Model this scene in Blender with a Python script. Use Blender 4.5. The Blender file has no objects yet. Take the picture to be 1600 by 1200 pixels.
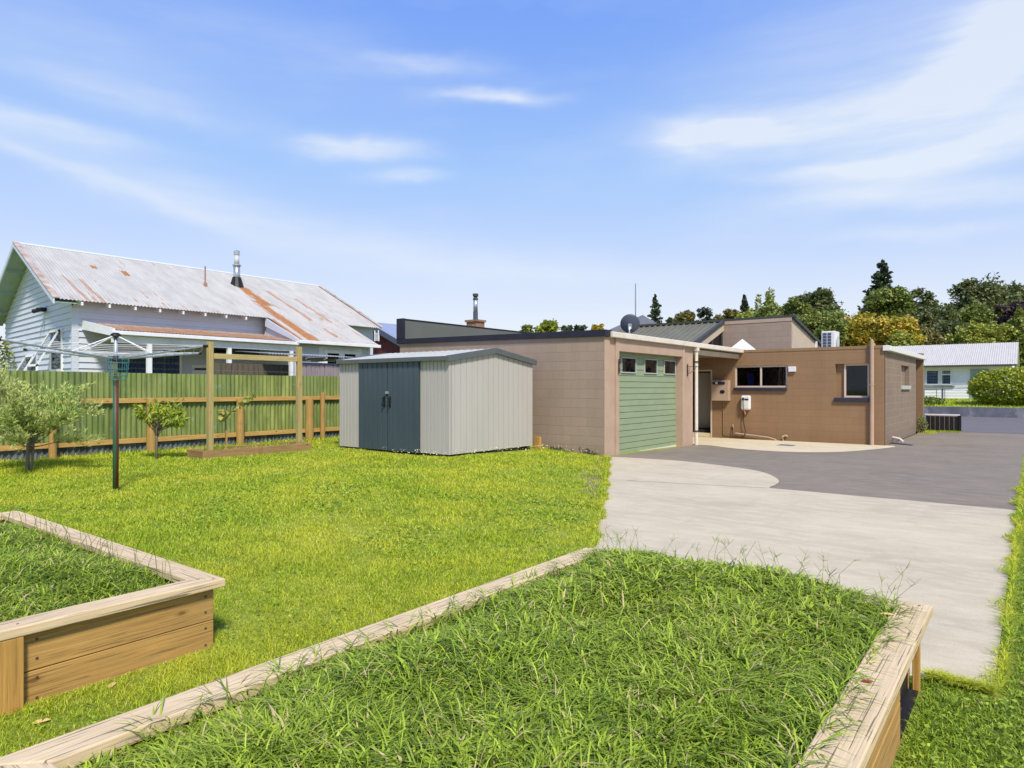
import bpy, bmesh, math, random
import numpy as np
from mathutils import Vector
R = math.radians
random.seed(7); rng = np.random.default_rng(11)
SC = bpy.context.scene
# ------------------------------------------------------------------ camera, light, sky
F_PX, HZ, CZ = 1050.0, 606.0, 1.43
YAW = math.atan(812/1050.0)
cy_, sy_ = math.cos(YAW), math.sin(YAW)
cam_d = bpy.data.cameras.new('camera'); cam = bpy.data.objects.new('camera', cam_d)
SC.collection.objects.link(cam); SC.camera = cam
cam.location = (0, 0, CZ); cam.rotation_euler = (R(90), 0, YAW)
cam_d.sensor_width = 36; cam_d.lens = 36*F_PX/1600; cam_d.shift_y = (HZ-600)/1600
cam_d.clip_start = 0.05; cam_d.clip_end = 3000
SC.view_settings.view_transform = 'Standard'; SC.view_settings.look = 'None'
SC.view_settings.exposure = 0.9; SC.view_settings.gamma = 1.0
SC.cycles.max_bounces = 6; SC.cycles.transparent_max_bounces = 12

SUN_EL, SUN_AZ = 50, 125      # azimuth clockwise from +Y
sd = Vector((math.sin(R(SUN_AZ))*math.cos(R(SUN_EL)), math.cos(R(SUN_AZ))*math.cos(R(SUN_EL)), math.sin(R(SUN_EL))))
sl = bpy.data.lights.new('sun', 'SUN'); sun = bpy.data.objects.new('sun', sl)
SC.collection.objects.link(sun); sl.energy = 2.5; sl.angle = R(8); sl.color = (1, .93, .80)
sun.rotation_euler = sd.to_track_quat('Z', 'Y').to_euler()

W = bpy.data.worlds.new('World'); SC.world = W; W.use_nodes = True
nt = W.node_tree; nt.nodes.clear()
class NG:
    def __init__(s, nt): s.nt = nt
    def n(s, t, **k):
        x = s.nt.nodes.new(t)
        for a, b in k.items(): setattr(x, a, b)
        return x
    def put(s, i, v):
        if hasattr(v, 'node'): s.nt.links.new(v, i)
        else: i.default_value = v
    def m(s, op, a, b=0.0, c=0.0, clamp=False):
        x = s.n('ShaderNodeMath', operation=op, use_clamp=clamp)
        s.put(x.inputs[0], a); s.put(x.inputs[1], b)
        if op in ('MULTIPLY_ADD', 'COMPARE', 'SMOOTH_MIN'): s.put(x.inputs[2], c)
        return x.outputs[0]
    def vm(s, op, a, b):
        x = s.n('ShaderNodeVectorMath', operation=op)
        s.put(x.inputs[0], a); s.put(x.inputs[1], b); return x
    def mix(s, f, a, b, mode='MIX'):
        x = s.n('ShaderNodeMix', data_type='RGBA', blend_type=mode)
        s.put(x.inputs[0], f); s.put(x.inputs[6], a); s.put(x.inputs[7], b); return x.outputs[2]
    def ramp(s, f, stops, interp='LINEAR'):
        x = s.n('ShaderNodeValToRGB'); x.color_ramp.interpolation = interp
        e = x.color_ramp.elements
        while len(e) < len(stops): e.new(0.5)
        for q, (p, c) in zip(e, stops):
            q.position = p; q.color = (*c, 1) if len(c) == 3 else c
        s.put(x.inputs[0], f); return x.outputs[0]
    def noise(s, vec, scale=5, detail=4, rough=.55, dist=0.0):
        x = s.n('ShaderNodeTexNoise'); s.put(x.inputs['Vector'], vec)
        x.inputs['Scale'].default_value = scale; x.inputs['Detail'].default_value = detail
        x.inputs['Roughness'].default_value = rough; x.inputs['Distortion'].default_value = dist
        return x.outputs['Fac']
    def mapping(s, vec, loc=(0,0,0), rot=(0,0,0), scale=(1,1,1)):
        x = s.n('ShaderNodeMapping'); s.put(x.inputs[0], vec)
        x.inputs[1].default_value = loc; x.inputs[2].default_value = rot; x.inputs[3].default_value = scale
        return x.outputs[0]
def lin(r, g, b):
    f = lambda c: (c/255/12.92) if c/255 <= .04045 else ((c/255+.055)/1.055)**2.4
    return (f(r), f(g), f(b))
g = NG(nt)
sky = g.n('ShaderNodeTexSky', sky_type='NISHITA'); sky.sun_disc = False
sky.sun_elevation = R(SUN_EL); sky.sun_rotation = R(SUN_AZ); sky.air_density = 1.0; sky.dust_density = 1.5
tc = g.n('ShaderNodeTexCoord').outputs['Generated']
dr = g.vm('DOT_PRODUCT', tc, (cy_, sy_, 0)).outputs['Value']
df = g.vm('DOT_PRODUCT', tc, (-sy_, cy_, 0)).outputs['Value']
dz = g.vm('DOT_PRODUCT', tc, (0, 0, 1)).outputs['Value']
az = g.m('ARCTAN2', dr, df); el = g.m('ARCSINE', dz)
# cirrus: direction-space streaks, warped by noise
cmb = g.n('ShaderNodeCombineXYZ'); g.put(cmb.inputs[0], az); g.put(cmb.inputs[1], el)
P = cmb.outputs[0]
w1 = g.m('SUBTRACT', g.noise(g.mapping(P, scale=(2.2, 5, 1)), 2.0, 4), .5)
w2 = g.m('SUBTRACT', g.noise(g.mapping(P, loc=(5, 3, 1), scale=(2.2, 5, 1)), 2.0, 4), .5)
azw = g.m('ADD', az, g.m('MULTIPLY', w1, .16)); elw = g.m('ADD', el, g.m('MULTIPLY', w2, .07))
def sky_at(u, v):
    return math.atan((u-800)/F_PX), math.atan((HZ-v)/math.hypot(F_PX, u-800))
def streak(u, v, a, b, tilt, amp):
    global acc
    x0, y0 = sky_at(u, v); a /= F_PX; b /= F_PX; t = R(tilt)
    dx = g.m('SUBTRACT', azw, x0); dy = g.m('SUBTRACT', elw, y0)
    p = g.m('ADD', g.m('MULTIPLY', dx, math.cos(t)/a), g.m('MULTIPLY', dy, math.sin(t)/a))
    q = g.m('ADD', g.m('MULTIPLY', dx, -math.sin(t)/b), g.m('MULTIPLY', dy, math.cos(t)/b))
    rr = g.m('ADD', g.m('MULTIPLY', p, p), g.m('MULTIPLY', q, q))
    e = g.m('MULTIPLY', g.m('EXPONENT', g.m('MULTIPLY', rr, -1.0)), amp)
    acc = g.m('ADD', acc, e)
acc = 0.0
for s_ in [(770,148,75,11,0,.75),(560,232,80,15,3,.7),(630,276,55,11,2,.45),(650,103,90,12,3,.35),
           (1110,208,100,18,-6,.75),(1250,200,190,34,8,.5),(1470,130,180,46,30,.55),(1565,110,80,80,0,.38),
           (1490,238,180,28,12,.6),(1330,268,130,10,-3,.32),(1520,300,170,14,-4,.42),(1430,362,110,11,-2,.3),
           (1340,60,240,70,8,.28),(1580,190,120,60,10,.15),
           (60,190,120,16,-4,.45),(130,270,210,12,-17,.30),(330,330,300,30,-15,.20),(600,390,320,30,-10,.24),
           (80,60,220,60,-10,.2),(420,70,260,50,-8,.12),(200,140,160,14,-5,.2),(850,420,260,26,-5,.25)]:
    streak(*s_)
fib = g.noise(g.mapping(P, rot=(0, 0, R(-8)), scale=(3, 22, 1)), 2.4, 5, .6)
fib2 = g.noise(g.mapping(P, loc=(2, 7, 0), rot=(0, 0, R(12)), scale=(1.4, 5, 1)), 2.0, 4, .6)
acc = g.m('MULTIPLY', acc, g.m('MULTIPLY_ADD', fib, 1.1, .5))
acc = g.m('ADD', acc, g.m('MULTIPLY', g.m('SUBTRACT', fib2, .5, clamp=True), .45))
cl = g.m('MINIMUM', acc, .80, clamp=True)
hue = g.ramp(g.m('DIVIDE', el, R(60), clamp=True), [(0, SKY0:=(1,1,1)), (.12, (1,1,1)), (.27, (1,1,1)), (.45, (1,1,1)), (1, (1,1,1))]) if False else None
# tint of the Nishita sky by elevation, then cloud
K = 0.10
E_ = 2**SC.view_settings.exposure
def tgt(r, gg, b): return tuple(c/E_/K for c in lin(r, gg, b))
x = g.n('ShaderNodeValToRGB'); e = x.color_ramp.elements
STOPS = [(0, (243,245,251)), (.10, (230,237,251)), (.19, (200,219,254)), (.31, (165,202,255)), (.45, (133,176,253)), (.55, (122,166,252)), (1, (100,138,238))]
while len(e) < len(STOPS): e.new(.5)
for q, (p, c) in zip(e, STOPS):
    q.position = p; l = lin(*c); q.color = (*l, 1)
g.put(x.inputs[0], g.m('DIVIDE', el, R(57), clamp=True))
grad = g.vm('SCALE', x.outputs[0], (0,0,0)); grad.inputs[3].default_value = 1/E_/K
base = g.mix(.12, grad.outputs[0], sky.outputs[0])
cloudc = (*tgt(236, 243, 252), 1)
col = g.mix(cl, base, cloudc)
bg = g.n('ShaderNodeBackground'); g.put(bg.inputs[0], col); bg.inputs[1].default_value = K
wo = g.n('ShaderNodeOutputWorld'); nt.links.new(bg.outputs[0], wo.inputs[0])

# ------------------------------------------------------------------ materials
def newmat(name):
    m = bpy.data.materials.new(name); m.use_nodes = True
    t = m.node_tree; t.nodes.clear(); q = NG(t)
    b = q.n('ShaderNodeBsdfPrincipled'); o = q.n('ShaderNodeOutputMaterial')
    t.links.new(b.outputs[0], o.inputs[0]); b.inputs['Specular IOR Level'].default_value = .35
    return m, q, b
def objv(q): return q.n('ShaderNodeTexCoord').outputs['Object']
def geo(q): return q.n('ShaderNodeNewGeometry').outputs['Position']
def bump(q, b, h, strength=.3, dist=.01):
    x = q.n('ShaderNodeBump'); x.inputs['Strength'].default_value = strength; x.inputs['Distance'].default_value = dist
    q.put(x.inputs['Height'], h); q.nt.links.new(x.outputs[0], b.inputs['Normal'])
def sc(c, k): return tuple(min(1, v*k) for v in c)
def M(name, c, rough=.6, var=.12, scale=4, stretch=(1,1,1), metal=0.0, bmp=0.0, bscale=40, dirt=None, dirt_amt=.5, dscale=1.5):
    m, q, b = newmat(name); p = geo(q)
    n = q.noise(q.mapping(p, scale=stretch), scale, 5)
    c1 = (*sc(c, 1-var), 1); c2 = (*sc(c, 1+var), 1)
    col = q.mix(q.ramp(n, [(.3, (0,0,0)), (.7, (1,1,1))]), c1, c2)
    if dirt:
        dn = q.noise(q.mapping(p, scale=stretch), dscale, 6, .65)
        col = q.mix(q.m('MULTIPLY', q.ramp(dn, [(.5, (0,0,0)), (.68, (1,1,1))]), dirt_amt), col, (*dirt, 1))
    q.put(b.inputs['Base Color'], col); b.inputs['Roughness'].default_value = rough; b.inputs['Metallic'].default_value = metal
    if bmp: bump(q, b, q.noise(p, bscale, 4), bmp)
    return m
def block_mat(name, c, mortar, var=.08, mk=.35, stain=None):
    m, q, b = newmat(name); p = geo(q)
    s = q.n('ShaderNodeSeparateXYZ'); q.put(s.inputs[0], p)
    cb = q.n('ShaderNodeCombineXYZ'); q.put(cb.inputs[0], q.m('ADD', s.outputs[0], s.outputs[1])); q.put(cb.inputs[1], s.outputs[2])
    br = q.n('ShaderNodeTexBrick'); q.put(br.inputs['Vector'], cb.outputs[0])
    br.inputs['Scale'].default_value = 1; br.inputs['Brick Width'].default_value = .4; br.inputs['Row Height'].default_value = .2
    br.inputs['Mortar Size'].default_value = .006; br.inputs['Mortar Smooth'].default_value = .4; br.inputs['Bias'].default_value = 0
    br.inputs['Color1'].default_value = (*sc(c, 1-var), 1); br.inputs['Color2'].default_value = (*sc(c, 1+var), 1)
    br.inputs['Mortar'].default_value = (*mortar, 1)
    n = q.noise(p, 1.3, 5); col = q.mix(q.m('MULTIPLY', q.ramp(n, [(.4,(0,0,0)),(.7,(1,1,1))]), .3), br.outputs[0], (*sc(c, .78), 1))
    flat = q.mix(mk, (*c, 1), col)
    ns = q.noise(q.mapping(p, scale=(2.5, 2.5, .35)), 1.2, 4)
    flat = q.mix(q.m('MULTIPLY', q.ramp(ns, [(.48,(0,0,0)),(.66,(1,1,1))]), .25), flat, (*sc(c, .7), 1))
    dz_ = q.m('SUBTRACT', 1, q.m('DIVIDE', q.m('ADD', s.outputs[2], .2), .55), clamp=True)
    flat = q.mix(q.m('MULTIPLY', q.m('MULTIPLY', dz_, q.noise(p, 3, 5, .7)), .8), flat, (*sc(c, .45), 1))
    nf = q.noise(p, 55, 3); flat = q.mix(q.m('MULTIPLY', nf, .22), flat, (*sc(c, .6), 1))
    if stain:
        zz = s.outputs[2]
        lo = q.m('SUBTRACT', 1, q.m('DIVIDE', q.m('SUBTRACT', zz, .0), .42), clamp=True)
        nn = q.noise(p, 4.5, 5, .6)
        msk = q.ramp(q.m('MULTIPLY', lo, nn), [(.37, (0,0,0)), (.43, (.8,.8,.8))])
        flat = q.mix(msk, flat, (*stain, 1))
    q.put(b.inputs['Base Color'], flat); b.inputs['Roughness'].default_value = .85
    h = q.m('ADD', q.m('MULTIPLY', br.outputs['Fac'], -1.0), q.m('MULTIPLY', nf, .35)); bump(q, b, h, .5, .006)
    return m
def wood_mat(name, c, axis, crack=.5, knots=True, var=.25, green=None, flat=0):
    """timber with the grain along axis 0/1/2"""
    m, q, b = newmat(name); p = objv(q)
    st = [46, 46, 46]; st[axis] = 1.6
    n = q.noise(q.mapping(p, scale=st), 1.3, 6, .6, .6)
    col = q.mix(q.ramp(n, [(.3,(0,0,0)), (.72,(1,1,1))]), (*sc(c, 1-var), 1), (*sc(c, 1+var), 1))
    n3 = q.noise(p, 2.6, 5); col = q.mix(q.m('MULTIPLY', q.ramp(n3, [(.4,(0,0,0)),(.7,(1,1,1))]), .45), col, (*(green or sc(c, .7)), 1))
    st2 = [130, 130, 130]; st2[axis] = 2.6
    ck = q.noise(q.mapping(p, scale=st2), 1.0, 2, .5, .3)
    col = q.mix(q.m('MULTIPLY', q.ramp(ck, [(.60,(0,0,0)), (.63,(1,1,1))]), crack), col, (*sc(c, .22), 1))
    if knots:
        sk = [7, 7, 7]; sk[axis] = 3.2; sk[flat] = 0
        v = q.n('ShaderNodeTexVoronoi'); v.feature = 'F1'; q.put(v.inputs['Vector'], q.mapping(p, scale=[k*1.2 for k in sk])); v.inputs['Scale'].default_value = 1.0
        kk = q.ramp(q.m('ADD', v.outputs['Distance'], q.m('MULTIPLY', q.m('SUBTRACT', n, .5), .06)), [(.07,(1,1,1)), (.11,(.35,.35,.35)), (.19,(0,0,0))])
        kn = q.n('ShaderNodeSeparateColor'); q.put(kn.inputs[0], v.outputs['Color']); kk = q.m('MULTIPLY', kk, q.m('GREATER_THAN', kn.outputs[0], .62))
        col = q.mix(q.m('MULTIPLY', kk, .8), col, (*sc((c[0], c[1]*.8, c[2]*.7), .3), 1))
    q.put(b.inputs['Base Color'], col); b.inputs['Roughness'].default_value = .8
    bump(q, b, q.m('SUBTRACT', n, q.m('MULTIPLY', ck, .8)), .35, .006)
    return m
def grass_mat(name, dark, light, dry=(.35,.30,.08), trans=.45, dry_p=.93, patch=.55):
    m = bpy.data.materials.new(name); m.use_nodes = True; t = m.node_tree; t.nodes.clear(); q = NG(t)
    a = q.n('ShaderNodeAttribute'); a.attribute_name = 'vary'
    s = q.n('ShaderNodeSeparateXYZ'); q.put(s.inputs[0], a.outputs['Vector'])
    col = q.mix(s.outputs[0], (*dark, 1), (*light, 1))
    pn = q.noise(geo(q), .9, 6, .65); col = q.mix(q.m('MULTIPLY', q.ramp(pn, [(.42,(0,0,0)),(.62,(1,1,1))]), patch), col, (light[0]*1.12, light[1]*.9, light[2]*1.3, 1))
    col = q.mix(q.ramp(s.outputs[2], [(dry_p, (0,0,0)), (dry_p+.01, (1,1,1))]), col, (*dry, 1))
    d = q.n('ShaderNodeBsdfPrincipled'); q.put(d.inputs['Base Color'], col); d.inputs['Roughness'].default_value = .5; d.inputs['Specular IOR Level'].default_value = .3
    tr = q.n('ShaderNodeBsdfTranslucent'); q.put(tr.inputs[0], col)
    mx = q.n('ShaderNodeMixShader'); mx.inputs[0].default_value = trans
    t.links.new(d.outputs[0], mx.inputs[1]); t.links.new(tr.outputs[0], mx.inputs[2])
    o = q.n('ShaderNodeOutputMaterial'); t.links.new(mx.outputs[0], o.inputs[0]); return m
def glass_mat(name, tint=(.02,.025,.03), tr=.75):
    m = bpy.data.materials.new(name); m.use_nodes = True; t = m.node_tree; t.nodes.clear(); q = NG(t)
    gl = q.n('ShaderNodeBsdfGlossy'); gl.inputs['Roughness'].default_value = .03; gl.inputs[0].default_value = (.5,.53,.58,1)
    tp = q.n('ShaderNodeBsdfTransparent'); tp.inputs[0].default_value = (.72,.76,.78,1)
    fr = q.n('ShaderNodeFresnel'); fr.inputs[0].default_value = 1.5
    f = q.m('MULTIPLY_ADD', fr.outputs[0], .6, .015)
    mx = q.n('ShaderNodeMixShader'); q.put(mx.inputs[0], f); t.links.new(tp.outputs[0], mx.inputs[1]); t.links.new(gl.outputs[0], mx.inputs[2])
    o = q.n('ShaderNodeOutputMaterial'); t.links.new(mx.outputs[0], o.inputs[0]); return m
def roof_rust(name, base, spans, general=.75, thr=.60):
    """painted iron, rust streaks running down the slope (along X), spans = list of (y0,y1,x_from,strength)"""
    m, q, b = newmat(name); p = geo(q)
    s = q.n('ShaderNodeSeparateXYZ'); q.put(s.inputs[0], p)
    n = q.noise(q.mapping(p, scale=(.8, 2, .8)), 1.4, 5)
    col = q.mix(q.ramp(n, [(.35,(0,0,0)),(.65,(1,1,1))]), (*sc(base, .88), 1), (*sc(base, 1.06), 1))
    st = q.noise(q.mapping(p, scale=(.35, 16, .35)), 1.1, 3, .5)
    lowe = q.n('ShaderNodeMapRange'); q.put(lowe.inputs[0], s.outputs[0]); lowe.inputs[1].default_value = -24; lowe.inputs[2].default_value = -21.2; lowe.inputs[3].default_value = -.05; lowe.inputs[4].default_value = .06
    st = q.m('ADD', st, lowe.outputs[0])
    br = q.noise(q.mapping(p, scale=(1.6, 3.5, 1.6)), 1.6, 4)
    f = q.m('MULTIPLY', q.ramp(st, [(thr,(0,0,0)), (thr+.05,(1,1,1))]), q.ramp(br, [(.46,(0,0,0)), (.58,(1,1,1))]))
    f = q.m('MULTIPLY', f, general)
    v = q.n('ShaderNodeTexVoronoi'); q.put(v.inputs['Vector'], q.mapping(p, scale=(1.6, 2.4, 1.6))); v.inputs['Scale'].default_value = 1
    f = q.m('MAXIMUM', f, q.m('MULTIPLY', q.ramp(v.outputs['Distance'], [(.045,(1,1,1)), (.075,(0,0,0))]), .7))
    jag = q.noise(q.mapping(p, scale=(.5, 22, .5)), 1.5, 4, .7)
    for (y0, y1, xa, xb, k) in spans:
        d = q.m('ABSOLUTE', q.m('SUBTRACT', s.outputs[1], (y0+y1)/2)); hw = (y1-y0)/2
        mk = q.m('MULTIPLY', q.m('LESS_THAN', d, q.m('MULTIPLY', q.m('SUBTRACT', q.m('MULTIPLY', jag, 2.6), .55), hw)), q.m('MULTIPLY', q.m('GREATER_THAN', s.outputs[0], xa), q.m('LESS_THAN', s.outputs[0], xb)))
        f = q.m('MAXIMUM', f, q.m('MULTIPLY', mk, q.m('MULTIPLY_ADD', br, .6, k-.2)))
    rc = q.mix(q.noise(p, 8, 3), (.20,.06,.02,1), (.52,.24,.04,1))
    q.put(b.inputs['Base Color'], q.mix(q.m('MINIMUM', f, .95), col, rc)); b.inputs['Roughness'].default_value = .55
    return m

MAT = {}
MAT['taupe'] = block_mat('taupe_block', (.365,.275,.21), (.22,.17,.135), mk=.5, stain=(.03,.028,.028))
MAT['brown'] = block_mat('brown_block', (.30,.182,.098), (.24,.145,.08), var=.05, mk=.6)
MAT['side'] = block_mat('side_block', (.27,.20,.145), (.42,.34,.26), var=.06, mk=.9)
MAT['pillar'] = M('cream_paint', (.45,.32,.232), .7, .08, 3, bmp=.15)
MAT['cream'] = M('pale_plaster', (.52,.42,.31), .7, .08, 2)
MAT['frame'] = M('frame_paint', (.62,.5,.42), .45, .05)
MAT['sillnavy'] = M('navy_sill', (.035,.037,.06), .3, .2)
MAT['navy'] = M('dark_flashing', (.018,.017,.03), .55, .2)
MAT['sage'] = M('sage_paint', (.27,.335,.205), .55, .07, 3, (1,1,3), dirt=(.21,.275,.155), dirt_amt=.3)
MAT['white'] = M('white_paint', (.74,.73,.70), .45, .05)
MAT['offwhite'] = M('fascia_cream', (.72,.65,.55), .45, .06, dirt=(.5,.42,.33), dirt_amt=.4, dscale=3)
MAT['shedwall'] = M('steel_cream', (.455,.43,.395), .42, .04, 1.5, (1,1,.4))
MAT['sheddoor'] = M('steel_slate', (.058,.085,.103), .35, .12, 2, (1,1,.3))
MAT['shedroof'] = M('steel_roof', (.52,.53,.51), .35, .06, 2)
MAT['shedtrim'] = M('steel_trim', (.10,.115,.12), .4, .08)
MAT['black'] = M('black_paint', (.012,.012,.013), .5, .2)
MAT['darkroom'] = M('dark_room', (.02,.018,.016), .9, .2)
MAT['blue'] = M('blue_cloth', (.03,.06,.5), .8, .1)
MAT['glass'] = glass_mat('window_glass')
MAT['metalroof'] = M('olive_iron', (.17,.165,.12), .42, .1, 2)
MAT['roofdark'] = M('roof_edge', (.055,.06,.055), .6, .2)
MAT['greywall'] = M('grey_green_sheet', (.125,.135,.115), .7, .07, 1.5)
MAT['concrete'] = None
MAT['clad'] = M('weatherboard_paint', (.59,.63,.73), .6, .06, 1.5, (1,1,2), dirt=(.5,.545,.6), dirt_amt=.35)
MAT['cladfar'] = M('white_board', (.86,.86,.86), .6, .04, 1.5)
MAT['soffit'] = M('soffit_paint', (.30,.39,.35), .7, .08)
MAT['trimwhite'] = M('house_trim', (.80,.80,.82), .5, .05, dirt=(.5,.5,.5), dirt_amt=.3)
MAT['winframe'] = M('window_frame_grey', (.42,.43,.42), .5, .05)
MAT['curtain'] = M('blue_curtain', (.22,.27,.55), .9, .3, 3, (6,6,.3))
MAT['pcurtain'] = M('pale_curtain', (.35,.38,.5), .9, .25, 3, (6,6,.3))
MAT['oldroof'] = roof_rust('rusty_iron', (.47,.455,.41), [(14.05,14.6,-24.5,-22.6,.95),(13.8,14.35,-23.0,-19.3,.85),(13.45,13.68,-21.2,-19.3,.8),(15.25,15.5,-24.4,-21.4,.55),(16.2,16.4,-23.8,-21.4,.55),(9.0,9.25,-24.75,-24.45,.9),(9.9,10.15,-24.6,-24.1,.9),(8.15,8.3,-23.2,-21.3,.5),(7.75,7.86,-23.4,-21.3,.5),(15.3,15.45,-20.7,-19.9,.7)])
MAT['verroof'] = roof_rust('veranda_iron', (.38,.31,.26), [(7,14,-20.9,-19.4,.6)], .9, .5)
MAT['leantoroof'] = M('old_grey_iron', (.3,.3,.3), .5, .15, 3)
MAT['palings'] = M('grey_palings', (.30,.25,.27), .8, .25, 6, (1,8,.5))
MAT['darktimber'] = M('dark_brown_timber', (.12,.10,.07), .8, .3, 4, (1,8,.5))  # timber that is dark brown in itself
MAT['redwall'] = M('red_boards', (.13,.022,.025), .7, .2, 5, (6,1,1))
MAT['slate'] = M('blue_grey_roof', (.26,.30,.42), .5, .1, 2)
MAT['greyroof'] = M('grey_shingle', (.13,.135,.15), .8, .15, 6)
MAT['steel'] = M('galvanised', (.5,.52,.55), .35, .15, 8, metal=.7)
MAT['brick'] = M('old_brick', (.30,.17,.10), .85, .35, 9)
MAT['dish'] = M('dish_grey', (.07,.085,.12), .5, .06)
MAT['farroof'] = M('pale_iron', (.52,.50,.45), .55, .07, 1.2, (6,1,1), dirt=(.38,.37,.33), dirt_amt=.4, dscale=2.0)
MAT['retwall'] = M('mossy_concrete', (.13,.135,.16), .85, .35, 1.6, (1,1,.8), dirt=(.40,.41,.42), dirt_amt=.75, dscale=1.1)
MAT['bark'] = M('bark', (.11,.08,.055), .9, .3, 9, (1,1,.3), bmp=.4, bscale=20)
MAT['barkgrey'] = M('grey_bark', (.19,.16,.13), .9, .3, 9, (1,1,.3), bmp=.4, bscale=20)
MAT['postwood'] = wood_mat('round_post_timber', (.44,.27,.085), 2, .3, True)
MAT['railY'] = wood_mat('fence_rail_timber', (.54,.33,.10), 1, .25, True)
MAT['trellisZ'] = wood_mat('trellis_post_timber', (.43,.33,.13), 2, .35, True, green=(.34,.31,.13))
MAT['trellisY'] = wood_mat('trellis_beam_timber', (.47,.36,.16), 1, .35, True, green=(.34,.31,.13))
MAT['boxY'] = wood_mat('planter_board_timber', (.34,.21,.09), 1, .35, True)
MAT['boxX'] = wood_mat('planter_end_timber', (.30,.18,.08), 0, .35, True, flat=1)
MAT['capY'] = wood_mat('cap_timber_long', (.68,.53,.32), 1, .85, True, .16, (.50,.36,.2), 2)
MAT['capX'] = wood_mat('cap_timber_cross', (.66,.51,.31), 0, .85, True, .16, (.48,.35,.2), 2)
MAT['plankY'] = wood_mat('bed_plank_long', (.47,.27,.08), 1, .45, True, .3, (.33,.22,.08))
MAT['plankX'] = wood_mat('bed_plank_cross', (.47,.27,.08), 0, .35, True, .25, (.33,.24,.10), 1)
MAT['plankZ'] = wood_mat('bed_post_timber', (.50,.28,.07), 2, .35, False)
MAT['wire'] = M('wire', (.30,.32,.33), .4, .05, metal=.5)
MAT['soil'] = M('soil', (.035,.028,.018), .95, .4, 8, bmp=.6)
# mossy corrugated fence
m, q, b = newmat('mossy_fence_iron'); p = geo(q)
s_ = q.n('ShaderNodeSeparateXYZ'); q.put(s_.inputs[0], p)
n = q.noise(q.mapping(p, scale=(1, 3, .8)), 1.6, 5, .6)
col = q.mix(q.ramp(n, [(.3,(0,0,0)),(.7,(1,1,1))]), (.15,.20,.035,1), (.36,.40,.11,1))
sh = q.n('ShaderNodeTexWhiteNoise', noise_dimensions='1D'); q.put(sh.inputs['W'], q.m('FLOOR', q.m('DIVIDE', s_.outputs[1], .74)))
col = q.mix(q.m('MULTIPLY', sh.outputs['Value'], .6), col, (.10,.17,.07,1))
ln = q.noise(q.mapping(p, scale=(1, 22, .6)), 1.3, 4, .6)
col = q.mix(q.m('MULTIPLY', q.ramp(ln, [(.5,(0,0,0)),(.64,(1,1,1))]), .6), col, (.07,.09,.035,1))
wt = q.noise(q.mapping(p, scale=(1, 2, 2)), 2.2, 4)
col = q.mix(q.m('MULTIPLY', q.ramp(wt, [(.62,(0,0,0)),(.72,(1,1,1))]), .4), col, (.34,.37,.33,1))
q.put(b.inputs['Base Color'], col); b.inputs['Roughness'].default_value = .65; MAT['fence'] = m
m, q, b = newmat('blue_grey_base_iron'); p = geo(q)
n = q.noise(q.mapping(p, scale=(1, 2, 1)), 2.5, 5)
col = q.mix(q.ramp(n, [(.35,(0,0,0)),(.65,(1,1,1))]), (.045,.055,.065,1), (.15,.175,.20,1))
n = q.noise(q.mapping(p, scale=(1, 1.2, 1)), 1.2, 3); col = q.mix(q.m('MULTIPLY', q.ramp(n, [(.6,(0,0,0)),(.68,(1,1,1))]), .7), col, (.14,.065,.03,1))
q.put(b.inputs['Base Color'], col); b.inputs['Roughness'].default_value = .6; MAT['fencebase'] = m
# concrete, asphalt
def paving(name, c, v1, fine, stain):
    m, q, b = newmat(name); p = geo(q)
    n = q.noise(q.mapping(p, scale=(.5, 1.0, 1)), .9, 6, .6)
    col = q.mix(q.ramp(n, [(.3,(0,0,0)),(.7,(1,1,1))]), (*sc(c, 1-v1), 1), (*sc(c, 1+v1), 1))
    n2 = q.noise(q.mapping(p, scale=(1, 2.6, 1)), 2.6, 6, .7, .3)
    col = q.mix(q.m('MULTIPLY', q.ramp(n2, [(.44,(0,0,0)),(.62,(1,1,1))]), .55), col, (*stain, 1))
    n4 = q.noise(q.mapping(p, scale=(3.5, .5, 1), rot=(0,0,.25)), 1.0, 5, .7); col = q.mix(q.m('MULTIPLY', q.ramp(n4, [(.56,(0,0,0)),(.72,(1,1,1))]), .3), col, (*sc(c, .72), 1))
    f = q.noise(p, 120, 3, .7); col = q.mix(q.m('MULTIPLY', q.ramp(f, [(.4,(0,0,0)),(.65,(1,1,1))]), fine), col, (*sc(c, .45), 1))
    f2 = q.noise(p, 14, 4, .7); col = q.mix(q.m('MULTIPLY', q.ramp(f2, [(.62,(0,0,0)),(.72,(1,1,1))]), .25), col, (*sc(c, .6), 1))
    q.put(b.inputs['Base Color'], col); b.inputs['Roughness'].default_value = .85; bump(q, b, f, .25, .004); return m
MAT['concrete'] = paving('pale_concrete', (.54,.465,.315), .14, .22, (.66,.58,.42))
MAT['patio'] = paving('patio_concrete', (.66,.57,.38), .08, .12, (.52,.45,.28))
MAT['asphalt'] = paving('asphalt', (.235,.197,.142), .16, .45, (.34,.285,.22))
MAT['road'] = paving('road_asphalt', (.15,.137,.14), .08, .2, (.19,.17,.165))
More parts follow.
